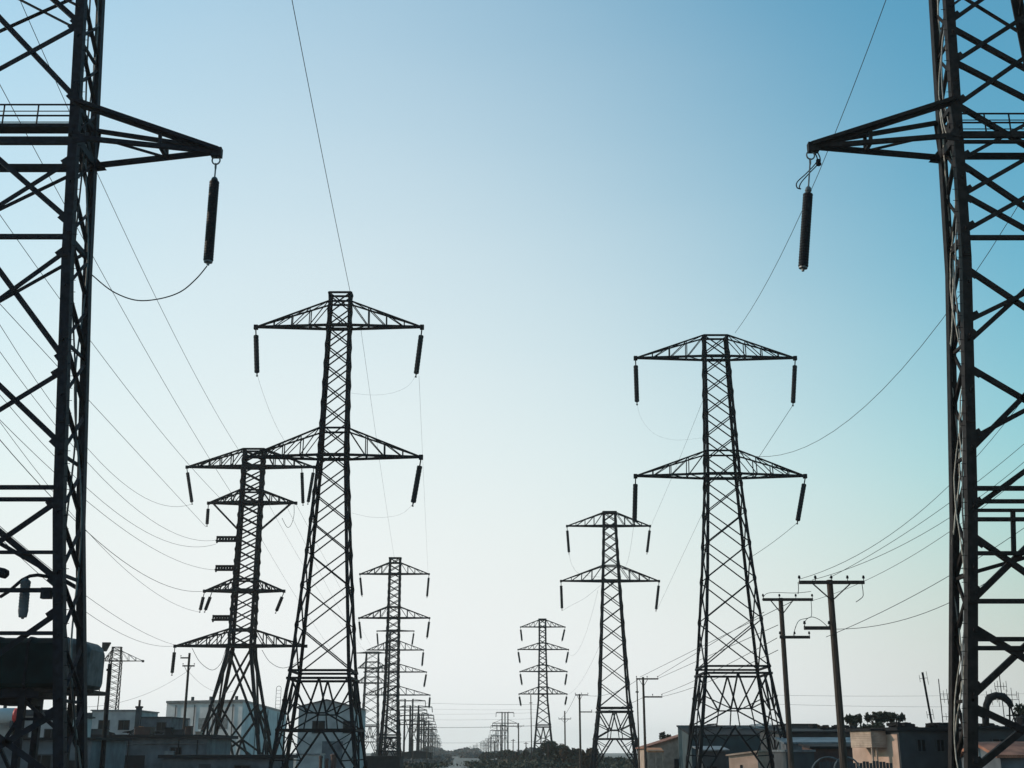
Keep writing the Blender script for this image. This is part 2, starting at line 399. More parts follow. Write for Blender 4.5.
pylon('lattice_pylon', 'densely braced four-armed pylon with side brackets and splayed feet before the pale warehouse', -32, Y_C,
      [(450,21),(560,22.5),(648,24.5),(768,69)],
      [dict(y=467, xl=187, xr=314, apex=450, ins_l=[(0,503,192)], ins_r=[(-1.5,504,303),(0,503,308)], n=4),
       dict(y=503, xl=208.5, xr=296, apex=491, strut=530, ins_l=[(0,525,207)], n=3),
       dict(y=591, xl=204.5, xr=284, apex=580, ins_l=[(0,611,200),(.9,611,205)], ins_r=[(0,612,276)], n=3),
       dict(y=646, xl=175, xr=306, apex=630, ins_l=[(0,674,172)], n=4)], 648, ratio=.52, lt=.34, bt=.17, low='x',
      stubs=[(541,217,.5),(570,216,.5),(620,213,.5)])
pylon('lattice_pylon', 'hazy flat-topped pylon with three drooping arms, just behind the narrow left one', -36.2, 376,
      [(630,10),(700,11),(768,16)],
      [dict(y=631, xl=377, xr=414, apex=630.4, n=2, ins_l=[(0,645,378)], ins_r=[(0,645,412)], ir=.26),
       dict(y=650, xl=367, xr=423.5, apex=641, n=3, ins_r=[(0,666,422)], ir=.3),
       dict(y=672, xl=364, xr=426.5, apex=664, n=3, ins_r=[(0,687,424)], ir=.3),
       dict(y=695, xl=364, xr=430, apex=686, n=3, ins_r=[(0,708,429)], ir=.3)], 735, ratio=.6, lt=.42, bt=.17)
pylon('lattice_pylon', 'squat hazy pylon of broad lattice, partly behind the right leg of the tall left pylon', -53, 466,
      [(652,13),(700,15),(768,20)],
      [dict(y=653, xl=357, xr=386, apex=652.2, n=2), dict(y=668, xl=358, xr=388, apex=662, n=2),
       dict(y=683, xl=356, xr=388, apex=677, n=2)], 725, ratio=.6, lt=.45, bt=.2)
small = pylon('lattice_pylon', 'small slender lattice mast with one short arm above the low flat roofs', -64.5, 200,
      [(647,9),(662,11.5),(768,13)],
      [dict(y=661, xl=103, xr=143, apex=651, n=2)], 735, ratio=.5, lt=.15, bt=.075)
# ------------------------------------------------------------------ the two near pylons (only their lower arms are in view)
def near_pylon(label, s, Xc, Yf, dep, legpx, diag, back, hor, arm_tip, arm_y, railing, m, mside):
    """s=+1: the visible leg is the right one (left pylon); s=-1: mirrored. legpx: (px,py) of the inner front leg."""
    root = empty('lattice_pylon', (Xc, Yf+dep/2, 0), label, 'pylon', 'lattice pylons')
    o = V((Xc, Yf+dep/2, 0))
    lp = [at(px, py, Yf) for px, py in legpx]                  # inner front leg, from the top down
    tab = [(p.z, (p.x-Xc)*s) for p in lp]                      # z, half-width
    (za, ha), (zb, hb) = tab[0], tab[1]
    tab = [(38.5, max(1.0, ha + (ha-hb)*(38.5-za)/(za-zb)))] + tab
    (za, ha), (zb, hb) = tab[-2], tab[-1]
    if zb > 0: tab.append((0, hb + (hb-ha)*zb/(za-zb)))
    def hw(z):
        for (za, ha), (zb, hb) in zip(tab, tab[1:]):
            if z >= zb: return ha + (hb-ha)*(za-z)/(za-zb)
        return tab[-1][1]
    D = dep/2
    W = .34
    cor = [(-1,-1),(1,-1),(1,1),(-1,1)]
    def P(k, z): return V((cor[k][0]*hw(z), cor[k][1]*D, z))
    for k in range(4):
        b = MB(); sx, sy = cor[k]
        for (za, _), (zb, _) in zip(tab, tab[1:]):
            vs = []; t = .07
            for z in (za, zb):
                c = P(k, z)
                for a, e in [(0,0),(W,0),(W,t),(t,t),(t,W),(0,W)]: vs.append((c.x + sx*(W/2-a), c.y - sy*e, c.z))
            fs = [(i,(i+1)%6,6+(i+1)%6,6+i) for i in range(6)] + [(5,4,3,2,1,0),(6,7,8,9,10,11)]
            if sx*sy < 0: fs = [tuple(reversed(f)) for f in fs]
            b.add(vs, fs)
        # splice plates and bolt heads along the leg
        z = 1.5; i = 0
        while z < 34:
            c = P(k, z); c2 = P(k, z+.9)
            if i % 4 == 0:
                b.bar((c.x, c.y-sy*-.02, c.z), (c2.x, c2.y-sy*-.02, c2.z), W*.8, .035, (0,1,0))
                for r_ in range(4):
                    for u in (-.1, .1):
                        cc = P(k, z+.12+r_*.22); b.lathe((cc.x+u, cc.y+sy*.03, cc.z), (0, sy, 0), [(0,.026),(.03,.026),(.035,.012)], 6)
            z += 1.55; i += 1
        z = 3
        if k == (1 if s > 0 else 0):
            while z < 34:                                        # step bolts
                c = P(k, z); b.tube([c + V((s*W*.5, .12, 0)), c + V((s*(W*.5+.16), .12, 0))], .012, 5); z += .45
        b.build('leg', m, root)
    kin = 1 if s > 0 else 0; kout = 0 if s > 0 else 1
    # front-face diagonals: each runs from the inner leg through a second point to the far leg
    def full(y1, p2, yoff, face):
        Yp = Yf if face == 0 else Yf+dep
        A = at(p2[0], p2[1], Yp) - o
        # inner leg point with that pixel y
        z1 = zat(y1, Yp); x1 = s*hw(z1); Q = V((x1, (-D if face == 0 else D), z1)); A.y = Q.y
        d = A - Q
        t = 1.0
        for _ in range(200):
            pt = Q + d*t
            if pt.x*s <= -hw(max(pt.z, 0)) or pt.z < .1 or t > 14: break
            t += .03
        return Q, Q + d*t
    b = MB()
    for i, (y1, p2, wd) in enumerate(diag):
        Q, E = full(y1, p2, 0, 0); off = V((0, .05 + .035*(i % 2)*2, 0))
        sgn = -1 if E.z > Q.z else 1
        b.ang(Q+off, E+off, wd, .035, (0,1,0), sgn, 1)
        b.bar(Q + off + (E-Q).normalized()*.05, Q + off + (E-Q).normalized()*.45, .25, .03, (0,1,0))    # gusset plate
    b.build('bracing', m, root)
    for i, (y1, p2, wd) in enumerate(back):
        b = MB(); Q, E = full(y1, p2, 0, 1); off = V((0, -.05 - .07*(i % 2), 0)); b.ang(Q+off, E+off, wd, .035, (0,1,0)); b.build('brace', m, root)
    # outer half and upper part, out of the picture: plain X panels
    for k in (0, 2):
        b = MB(); z = 30.5
        while z < 37.5: b.bar(P(k, z), P(k+1, z+2.6), .16, .05); b.bar(P(k+1, z), P(k, z+2.6), .16, .05); z += 2.6
        b.build('bracing', m, root)
    # horizontals
    for y1, wd in hor:
        z = zat(y1, Yf)
        for k in ((0, 2) if y1 in (140,134) else (0,)):
            b = MB(); p, q = P(k, z), P(k+1, z); dy = .06 if k == 0 else -.06
            b.bar(p + V((0,dy,0)), q + V((0,dy,0)), .14, wd, (0,0,1)); b.build('girt', m, root)
        if wd > .15:
            if wd > .15:
                for k in (1, 3): b = MB(); b.bar(P(k, z), P((k+1) % 4, z), .12, .14, (0,0,1)); b.build('girt', m, root)
    # side faces: narrow zig-zag lattice
    for (k, j) in ((1, 2), (3, 0)):
        b = MB(); z = .5; i = 0
        while z < 37:
            dz = 2.05
            b.ang(P(k, z), P(j, z+dz), .13, .03, (1,0,0)); b.ang(P(j, z+.1), P(k, z+dz+.1), .13, .03, (1,0,0), -1)
            if i % 2 == 0: b.bar(P(k, z), P(j, z), .1, .1)
            z += dz; i += 1
        b.build('side_bracing', mside, root)
    # lower arm
    za = zat(arm_y[1], Yf); zp = zat(arm_y[0], Yf); h = hw(za); hp = hw(zp)
    tipw = at(arm_tip[0], arm_tip[1], Yf+D); Lr = abs(tipw.x - Xc)
    for side in (s, -s):
        b = MB(); tip = V((side*Lr, 0, za))
        fl, bl = V((side*h, -D, za)), V((side*h, D, za)); ft, btp = V((side*hp, -D, zp)), V((side*hp, D, zp))
        b.ang(ft, tip, .22, .05, (0,1,0), side, -1); b.ang(btp, tip, .20, .05, (0,1,0), side, -1)
        b.bar(ft, tip, .10, .20); b.bar(fl, tip, .14, .17); b.bar(bl, tip, .14, .20)
        t1 = .60
        for lo, hi in ((fl, ft), (bl, btp)):
            b.bar(lo.lerp(tip, t1), hi.lerp(tip, t1), .12); b.bar(lo.lerp(tip, t1), lo.lerp(tip, .3).lerp(hi.lerp(tip, .3), .04) , .06)
        b.bar(fl.lerp(tip, t1), bl.lerp(tip, t1), .13); b.bar(fl.lerp(tip, .25), bl.lerp(tip, t1), .08)
        # root gussets
        for y_, lo, hi in ((-D, fl, ft), (D, bl, btp)):
            b.add([hi + V((0,-.03,.1)), lo + V((0,-.03,-.25)), lo + V((side*.55,-.03,-.18)), lo.lerp(tip,.03)+V((0,-.03,.3)), hi+V((side*.25,-.03,.05)),
                   hi + V((0,.03,.1)), lo + V((0,.03,-.25)), lo + V((side*.55,.03,-.18)), lo.lerp(tip,.03)+V((0,.03,.3)), hi+V((side*.25,.03,.05))],
                  [(0,1,2,3,4),(9,8,7,6,5),(0,5,6,1),(1,6,7,2),(2,7,8,3),(3,8,9,4),(4,9,5,0)])
        b.box((tip.x-.2, -.14, za-.22), (tip.x+.2, .14, za+.14))
        b.bar((side*h, -D, za), (side*h, D, za), .3, .3); b.bar((side*hp, -D, zp), (side*hp, D, zp), .2, .2)
        b.bar((side*h, -D, za), (side*hp, D, zp), .16); b.bar((side*h, D, za), (side*hp, -D, zp), .16)
        b.build('crossarm', m, root)
    # upper arm, above the frame
    z2 = 36.3; h2 = hw(z2)
    for side in (-1, 1):
        b = MB(); tip = V((side*6.6, 0, z2))
        for y_ in (-D, D):
            b.bar((side*h2, y_, z2), tip, .16); b.bar((side*hw(38.3), y_, 38.3), tip, .14)
        b.build('crossarm', m, root)
    # platform with railing at the arm level
    zr = [zat(y, Yf) for y in railing]
    b = MB(); zc = zat(railing[2], Yf); hx = hw(zc)-.15
    b.box((-hx, -D+.1, zc-.06), (hx, -D+.55, zc))
    pl = b.build('platform', m, root)
    b = MB()
    for z in zr[:2]:
        for y_ in (-D+.12,):
            b.tube([(-hx, y_, z), (hx, y_, z)], .035, 6)
        b.tube([(-hx, -D+.6, z), (hx, -D+.6, z)], .02, 6)
    for x in [-hx + 2*hx*i/4 for i in range(5)]:
        for y_ in (-D+.12,): b.tube([(x, y_, zc), (x, y_, zr[0])], .03, 6)
    b.build('railing', m, pl)
    return root, o, P, hw, V((s*Lr, 0, za)), D

YN = 40.0
diagL = [(22,(0,65),.19),(155,(0,200),.17),(247,(0,295),.17),(367,(0,405),.17),(497,(0,537),.19),(608,(0,648),.19),(708,(0,742),.2),
         (100,(0,21),.2),(222,(0,163),.19),(362,(0,277),.2),(447,(0,390),.19),(585,(0,537),.21),(785,(0,743),.2),(24,(52,0),.19)]
backL = [(163,(0,208),.14),(251,(0,301),.13),(588,(0,541),.14)]
horL = [(125,.15),(140,.3),(236,.17),(487,.14),(499,.13),(552,.11),(590,.14),(633,.12)]
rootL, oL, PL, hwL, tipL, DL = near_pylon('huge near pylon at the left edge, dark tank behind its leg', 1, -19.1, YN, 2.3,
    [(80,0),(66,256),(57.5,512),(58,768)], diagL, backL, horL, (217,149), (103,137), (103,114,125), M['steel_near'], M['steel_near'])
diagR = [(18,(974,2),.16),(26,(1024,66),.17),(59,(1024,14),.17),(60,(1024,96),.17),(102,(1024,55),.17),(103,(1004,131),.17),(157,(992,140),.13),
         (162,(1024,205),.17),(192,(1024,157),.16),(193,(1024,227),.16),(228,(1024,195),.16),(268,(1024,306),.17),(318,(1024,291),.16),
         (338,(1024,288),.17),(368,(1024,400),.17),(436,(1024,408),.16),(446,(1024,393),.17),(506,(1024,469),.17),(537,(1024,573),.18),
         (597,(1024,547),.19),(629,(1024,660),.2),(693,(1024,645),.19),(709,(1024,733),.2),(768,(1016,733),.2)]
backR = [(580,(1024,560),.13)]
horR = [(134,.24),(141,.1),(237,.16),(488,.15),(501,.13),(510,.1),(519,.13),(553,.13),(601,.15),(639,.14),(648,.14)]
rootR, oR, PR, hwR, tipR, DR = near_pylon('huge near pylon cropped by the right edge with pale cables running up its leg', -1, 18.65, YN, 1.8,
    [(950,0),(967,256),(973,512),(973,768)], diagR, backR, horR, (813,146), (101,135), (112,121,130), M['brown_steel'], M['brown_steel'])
# big insulators on the inner arm tips
insulator(rootL, tipL + V((0,0,-.2)), at(208,264,YN+1.15)-oL, .185, 1.05, 2)
insR = insulator(rootR, tipR + V((-.1,0,-.2)), at(803,270,YN+1.1)-oR, .185, 1.75, 2)
def smooth(P_, k=7):
    q = []
    for i in range(len(P_)-1):
        p0, p1, p2, p3 = P_[max(i-1,0)], P_[i], P_[i+1], P_[min(i+2, len(P_)-1)]
        for j in range(k):
            t = j/k; q.append(.5*((2*p1) + (p2-p0)*t + (2*p0-5*p1+4*p2-p3)*t*t + (3*p1-p0-3*p2+p3)*t**3))
    return q + [P_[-1]]
q1 = at(801,189,YN+1.1)-oR
for j, (sx, dx) in enumerate(((.16, -.10), (.05, -.24))):
    q0 = tipR + V((sx,0,-.25)); b = MB()
    b.tube(smooth([q0, q0+V((.06,.03,-.35)), q0.lerp(q1,.55)+V((.08+dx*.4,.05,0)), q0.lerp(q1,.8)+V((dx,.03,0)), q1+V((dx*.6,0,.06)), q1]), .024, 6); b.build('lead', M['wire'], insR, True)
b = MB(); qc = tipR + V((.16,0,-.8)); b.lathe(qc, (0,0,1), [(0,.06),(.03,.10),(.1,.10),(.13,.06),(.17,.09),(.24,.09),(.27,.04)], 10); b.build('clamp', M['steel'], insR)
# outer ones, out of the picture
for rt, tp in ((rootL, tipL), (rootR, tipR)):
    insulator(rt, V((-tp.x, 0, tp.z-.2)), V((-tp.x, 0, tp.z-4.2)), .185, 1.05, 1)
# hanging cables inside the side face of the right pylon
for j in range(4):
    b = MB(); pts = []; rnd = random.Random(j)
    u = -.5 + j*.36; z = 1.0
    while z < 33:
        pts.append(V((-hwR(z) - .02 + .12*math.sin(z*.8+j), max(-1.0, min(1.0, u + .28*math.sin(z*(.55+.13*j)+j*2)+rnd.uniform(-.06,.06))), z)))
        z += .45
    b.tube(pts, .026 + .008*(j % 2), 5); b.build('cable', M['cable'] if j != 1 else M['galv'], rootR, smooth=True)
for j in range(2):
    b = MB(); pts = []; z = 1.0
    while z < 33:
        pts.append(V((hwL(z) + .04 + .1*math.sin(z*.6+j), -.2 + .7*j + .3*math.sin(z*(.5+.17*j)+j), z))); z += .5
    b.tube(pts, .035, 5); b.build('cable', M['galv'] if j else M['wire'], rootL, smooth=True)
# vertical hanger between girts of the right pylon
b = MB(); b.bar(at(1014,510,YN)-oR+V((0,.1,0)), at(1015,553,YN)-oR+V((0,.1,0)), .13); b.build('hanger', M['brown_steel'], rootR)
# curved bracket with its post insulator, and a lamp head, on the left pylon
yb = YN + .5
pts = [at(x, y, yb)-oL for x, y in [(0,597),(8,592),(15,586),(22,580),(30,576),(38,575),(50,577)]]
b = MB(); b.tube(pts, .06, 8); br = b.build('curved_bracket', M['steel_near'], rootL, smooth=True)
t0 = at(26,578,yb)-oL; t1 = at(22.5,619,yb)-oL; ax = (t1-t0); L_ = ax.length
b = MB(); prof = [(0,.05),(.05,.1),(.12,.17),(.2,.17)]
for i in range(9): prof += [(.2+i*.1, .15), (.23+i*.1, .165), (.28+i*.1, .165)]
prof += [(L_-.06,.13),(L_-.04,.05),(L_,.04)]
b.lathe(t0, ax, prof, 12); b.build('post_insulator', M['bluewall'], rootL)
b = MB(); c = at(2,572,yb)-oL; b.lathe(c + V((-.3,0,.08)), V((1,0,-.35)), [(0,.05),(.05,.13),(.35,.17),(.5,.15),(.56,.06)], 12)
b.tube([c + V((-.3,0,.08)), c + V((-.9,0,.2)), c + V((-1.4,0,-.3))], .06, 6); b.build('lamp_head', M['steel_near'], rootL)
# junction box on the leg
b = MB(); c = at(47,593,YN)-oL; b.box((c.x-.2, c.y-.05, c.z-.18), (c.x+.12, c.y+.2, c.z+.18)); b.build('junction_box', M['steel_near'], rootL)
# ------------------------------------------------------------------ wooden utility poles
def utility_pole(label, px, ytop, Y, r0, arms, foot_px=None, group='wooden utility poles', name='utility_pole', m='wood', transformer=None):
    top = at(px, ytop, Y); root = empty(name, (top.x, Y, 0), label, 'utility pole', group)
    b = MB(); b.tube([(0,0,0),(0,0,top.z*.5),(0,0,top.z)], [r0*1.35, r0*1.15, r0], 10); b.build('pole', M[m], root)
    for (ya, xl, xr, pins) in arms:
        z = at(px, ya, Y).z; s = ppm(ya, Y); a = MB()
        x0, x1 = (xl-512)/s - top.x, (xr-512)/s - top.x
        a.bar((x0, -r0-.07, z), (x1, -r0-.07, z), .12, .14, (0,0,1))
        if x0 < -.5 and x1 > .5:
            for q in (-1, 1): a.bar((q*min(.9, x1*.6, -x0*.6), -r0-.15, z-.05), (0, -r0-.04, z-.75), .03, .05)
        ao = a.build('crossarm', M[m], root)
        for i in range(pins):
            x = x0 + (x1-x0)*(i+.03)/(max(1, pins-1)+.06); k = MB()
            k.lathe((x, -r0-.07, z+.07), (0,0,1), [(0,.015),(.08,.015),(.09,.05),(.13,.06),(.16,.045),(.19,.05),(.22,.02)], 8)
            k.build('pin_insulator', M['porcelain'], ao)
    return root
utility_pole('thick wooden pole with a broad T crossarm, nearest the right-hand pylon', 829.5, 580, 50, .125, [(583,798,863,5),(628.5,803,829,2)])
utility_pole('wooden pole with long top arm and short lower arm, second from right', 780.5, 598, 62, .115, [(600,762,812,4),(637.5,779,809,3)])
utility_pole('slim wooden pole with two arms at the right edge of the slim two-armed pylon', 643, 677, 125, .11, [(679,636,658,3),(697,643,662,3)])
utility_pole('thin bare pole just left of a slim two-armed pole', 636.8, 678, 126, .06, [(692,635.5,638.5,0)])
utility_pole('wooden pole with a short T arm, left of the slim two-armed pylon', 579.5, 694, 165, .12, [(695,575,588,3),(712,579,592,2)])
utility_pole('short hazy pole with a cross arm rising from the dry bushes', 564.7, 711, 240, .13, [(719,558.5,571,3)])
utility_pole('hazy pole carrying a long beam to its left, beside the dark bushes', 518.5, 723, 330, .16, [(726,492,524,4)])
utility_pole('leaning thin pole in front of the four-armed pylon', 531.5, 695, 250, .1, [(703,530,533,0)]).rotation_euler.y = R(-.6)
utility_pole('lone brown pole with two tiny arms before the pale warehouse', 189.6, 653, 130, .12, [(658,181,190,2),(666,183,195,2)])
utility_pole('dark plain pole standing in front of the small lattice mast', 112.5, 664, 80, .13, [(670,110,114,0)], m='steel').rotation_euler.y = R(-1.1)
utility_pole('bare dark pole on the left among low flat roofs', 76, 705, 110, .1, [(712,72,80,2)])

# far rows of H-frame supports converging on the end of the street
def frame(Xp, ytop, Hh, label, group, half, levels):
    Y = Hh/((zat(ytop, 1000)-EYE)/1000); s = ppm(ytop, Y); X = (Xp-512)/s
    root = empty('power_pole_frame', (X, Y, 0), label, 'power pole', group); H = Hh+EYE
    for q in (-1, 1):
        b = MB(); b.tube([(q*1.3,0,0),(q*1.3,0,H)], [.4,.3], 6); b.build('post', M['steel'], root)
    for (z, hl) in levels:
        b = MB(); b.bar((-half*hl, -.3, H*z), (half*hl, -.3, H*z), .35, .35, (0,0,1))
        for q in (-1, 1):
            b.bar((q*half*hl, -.3, H*z), (q*half*hl*1.03, -.3, H*z-1.9), .22)
            b.bar((q*1.3, -.3, H*min(1,z+.08)), (q*half*hl, -.3, H*z), .15)
        b.build('crossarm', M['steel'], root)
    b = MB(); b.bar((-1.3,.1,H*.3), (1.3,.1,H*.7), .2); b.bar((1.3,.3,H*.3), (-1.3,.3,H*.7), .2); b.build('brace', M['steel'], root)
    return root, Y
rj = random.Random(8)
lab_l = 'tiny hazy pole frame in the dwindling row left of the street end'
lab_r = 'tiny hazy pole frame in the dwindling row right of the street end'
fa, YA = frame(409, 699, 17, 'hazy double pole with three beams, first of the dwindling row left of the street end', 'pole frames left of the street end', 5.5, [(.97,1),(.82,1.1),(.66,1)])
for px, yt in [(415,704),(419.5,711),(424,717),(427,722.5),(430,727),(432.5,731),(434.5,734.5),(436.5,738),(438.5,741)]:
    k = rj.uniform(.78, 1.12); c = copy_tree(fa); Y = 17*k/((zat(yt, 1000)-EYE)/1000); c.location = ((px-512)/ppm(yt, Y), Y, 0); c.scale = (k*rj.uniform(.6, 1.2),)*2+(k,); c.rotation_euler = (0, rj.uniform(-.012,.012), rj.uniform(-.5,.5)); c['label'] = lab_l
fb, YB = frame(505, 712, 17, 'hazy double pole with a wide top beam right of the street end', 'pole frames right of the street end', 5.2, [(.99,.75),(.76,1.05)])
b = MB(); b.tube([(0,-.2,0),(0,-.2,19.9)], .3, 6); b.build('post', M['steel'], fb)
for src, lb, gr, px, yt in [(fb,lab_l,fa['group'],422,714),(fa,lab_l,fa['group'],426,720),(fb,lab_l,fa['group'],431,729),(fa,lab_l,fa['group'],433.5,733),(fb,lab_l,fa['group'],437.5,739.5),(fb,lab_l,fa['group'],440,742.5),
    (fa,lab_r,fb['group'],499,724),(fa,lab_r,fb['group'],493,733),(fa,lab_r,fb['group'],489.5,737.5),(fa,lab_r,fb['group'],482,741),(fa,lab_r,fb['group'],475,744.5),(fa,lab_r,fb['group'],467,747)]:
    k = rj.uniform(.7, 1.1); c = copy_tree(src); Y = 17*k/((zat(yt, 1000)-EYE)/1000); c.location = ((px-512)/ppm(yt, Y), Y, 0); c.scale = (k*rj.uniform(.5, 1.1),)*2+(k,); c.rotation_euler = (0, rj.uniform(-.015,.015), rj.uniform(-.5,.5)); c['label'] = lb; c['group'] = gr
for px, yt in [(497,730),(491,736.5),(488,738.5),(484,740.5),(480.5,742),(477,743.5),(473.5,745),(470,746)]:
    k = rj.uniform(.78, 1.12); c = copy_tree(fb); Y = 17*k/((zat(yt, 1000)-EYE)/1000); c.location = ((px-512)/ppm(yt, Y), Y, 0); c.scale = (k*rj.uniform(.6, 1.2),)*2+(k,); c.rotation_euler = (0, rj.uniform(-.012,.012), rj.uniform(-.5,.5)); c['label'] = lab_r

# ------------------------------------------------------------------ wires
NW = [0]
def wire(label, A, B, mid=None, ext=0.0, r=.022, group=None, n=26, sag=None, extb=0.0):
    """hanging wire from A to B (pixel x, pixel y, distance); sag is fitted so that it passes the pixel mid"""
    a = at(*A) if not isinstance(A, Vector) else A; b_ = at(*B) if not isinstance(B, Vector) else B
    L = (b_-a).length
    def pt(t, sg): return a.lerp(b_, t) + V((0,0,-4*sg*t*(1-t)))
    if sag is None:
        best = (1e9, 0)
        for i in range(0, 121):
            sg = L*.0015*i
            d = min((proj(pt(k/60, sg))[0]-mid[0])**2 + (proj(pt(k/60, sg))[1]-mid[1])**2 for k in range(3, 58)) if mid else sg
            if d < best[0]: best = (d, sg)
        sag = best[1]
    m = MB(); ts = [-ext + (1+ext+extb)*i/n for i in range(n+1)]
    pts = [pt(t, sag) for t in ts]; o = pts[0].copy()
    m.tube([p-o for p in pts], r*.68, 5)
    ob = m.build('power_line', M['wire'], smooth=True); ob.location = o
    return tag(ob, label, 'power line', group or 'overhead wires')
def loop(label, pts, r=.02, group='overhead wires'):
    P_ = [at(*p) for p in pts]; o = P_[0].copy(); q = []
    for i in range(len(P_)-1):                                  # Catmull-Rom
        p0, p1, p2, p3 = P_[max(i-1,0)], P_[i], P_[i+1], P_[min(i+2, len(P_)-1)]
        for k in range(6):
            t = k/6; q.append(.5*((2*p1) + (p2-p0)*t + (2*p0-5*p1+4*p2-p3)*t*t + (3*p1-p0-3*p2+p3)*t**3) - o)
    q.append(P_[-1]-o); m = MB(); m.tube(q, r, 5); ob = m.build('power_line', M['wire'], smooth=True); ob.location = o
    return tag(ob, label, 'power line', group)
C = Y_C
# left sky wires
wire('single wire dropping from the top edge to the peak of the tall left pylon', (292,0,52), (350,291,Y_L1), (333,208), 1.3, .03)
wire('uppermost long wire slanting from the top left corner down to the four-armed bracketed pylon', (20,0,55), (238,449,C), (134,256), .6, .03)
wire('second long wire slanting down to the top arm of the bracketed pylon', (35,150,62), (236,500,C), (113,294), .6, .03)
wire('thin wire ending at the body of the bracketed pylon just under its top arm', (0,303,62), (219,496,C), (88,396), .5, .026) if False else None
wire('third long wire slanting down towards the second arm of the bracketed pylon', (0,215,62), (222,500,C), (90,337), .5, .03)
wire('fourth long wire slanting past the near leg to the bracketed pylon second arm tip', (0,304,62), (206,527,C), (87,396), .5, .03)
wire('drooping wire that curls up to the top left insulator of the bracketed pylon', (0,325,62), (192,504,C), (150,500), .3, .026)
wire('drooping wire ending at the highest side bracket of the bracketed pylon', (0,352,62), (217,540,C), (140,512), .4, .026)
wire('slack wire running under the highest side bracket of the bracketed pylon', (0,395,62), (216,544,C), (180,545), .3, .026)
wire('long wire ending at the middle side bracket of the bracketed pylon', (0,420,62), (216,570,C), (100,511), .4, .026)
wire('long sagging wire ending at the third arm tip of the bracketed pylon', (0,440,62), (205,591,C), (133,568), .4, .034)
wire('slack wire branching low to the double insulators of the bracketed pylon', (70,512,85), (199,612,C), (167,600), .6, .024)
wire('upper of two wires meeting at the lowest left arm tip of the bracketed pylon', (40,560,70), (175,645,C), (133,627), .6, .026)
wire('lower of two wires meeting at the lowest left arm tip of the bracketed pylon', (40,575,70), (174,646,C), (123,634), .6, .026)
# wires leaving the bracketed pylon to the right
G2 = 'thin wires behind the tall left pylon'
for i, (A, B, mid) in enumerate([((262,492,C),(372,655,470),(300,560)), ((285,503,C),(374,662,470),(322,575)), ((296,504,C),(372,648,470),(318,540)), ((262,540,C),(366,680,470),(300,605))]):
    wire('faint thin wire falling away behind the shaft of the tall left pylon', A, B, mid, 0, .022, G2)
loop('slack jumper hanging under the lowest right arm of the bracketed pylon', [(262,650,C),(270,662,C),(283,668,C),(297,662,C),(304,648,C)], .03)
loop('slack jumper hanging under the lowest left arm of the bracketed pylon', [(192,648,C),(200,662,C),(212,670,C),(221,663,C),(226,648,C)], .03)
loop('slack loop dangling from the second right arm tip of the bracketed pylon', [(294,505,C),(294,515,C),(291,525,C),(287,527,C),(282,518,C)], .03)
# tall left pylon
wire('thin wire trailing from the upper left insulator of the tall left pylon', (257,374,Y_L1), (286,443,Y_L1), (270,412), 0, .013)
loop('slack jumper curling from the upper right insulator of the tall left pylon to its shaft', [(416,375,Y_L1),(408,386,Y_L1+1),(392,393,Y_L1+1),(372,395,Y_L1),(350,393,Y_L1-1)], .006)
loop('slack jumper curling from the lower right insulator of the tall left pylon to its shaft', [(413,504,Y_L1),(403,513,Y_L1+1),(388,517,Y_L1+1),(370,517,Y_L1),(352,513,Y_L1)], .006)
wire('thin wire falling from the upper right arm of the tall left pylon', (361,330,Y_L1), (395,562,Y_L2), (378,425), 0, .018)
wire('long faint wire falling from upper right insulator of tall left pylon to the narrow one', (419,376,Y_L1), (428,572,Y_L2), (424,470), 0, .014)
loop('slack jumper swinging from the big insulator of the near left pylon to its back leg', [(207,266,41.15),(196,279,41.2),(180,292,41.4),(158,299,41.6),(135,300,41.8),(112,291,42),(92,275,42.2)], .024)
# right sky wires
wire('single wire dropping from the top edge past the near insulator to the largest right pylon', (886,0,52), (735,333,Y_R1), (795,225), 1.2, .03)
wire('long sagging wire from behind the near right pylon towards the largest right pylon arm', (1024,196,52), (738,453,Y_R1), (850,420), .5, .026)
wire('thin wire from the upper right insulator of the largest right pylon', (793,405,Y_R1), (757,460,Y_R1), (774,431), 0, .03)
wire('thin wire from the lower right insulator of the largest right pylon', (797,523,Y_R1), (751,557,Y_R1), (772,543), 0, .028)
wire('faint wire between the largest right pylon shaft and the slim two-armed pylon top arm', (703,400,Y_R1), (649,530,Y_R2), (676,468), 0, .018)
wire('faint wire between largest right pylon lower arm and the slim two-armed pylon lower arm', (704,510,Y_R1), (656,612,Y_R2), (681,545), 0, .018)
loop('faint jumper from the upper left insulator of the largest right pylon', [(637,404,Y_R1),(642,420,Y_R1),(655,434,Y_R1),(675,440,Y_R1),(702,438,Y_R1)], .005)
loop('faint slack wire under lower left insulator of largest right pylon', [(634,524,Y_R1),(628,560,Y_R1+40),(620,580,Y_R2)], .010)
loop('faint jumper under the top left insulator of the slim two-armed pylon', [(569,554,Y_R2),(572,565,Y_R2),(580,574,Y_R2),(600,577,Y_R2)], .014)
loop('faint jumper under the lower left insulator of the slim two-armed pylon', [(562,611,Y_R2),(570,606,Y_R2),(585,598,Y_R2),(601,585,Y_R2)], .014)
wire('faint wire from slim two-armed pylon down to the four-armed hazy pylon', (598,590,Y_R2), (566,650,Y_R3), (583,640), 0, .02)
wire('faint wire from slim two-armed pylon down to the lowest arm of the four-armed pylon', (602,640,Y_R2), (566,695,Y_R3), (580,683), 0, .02)
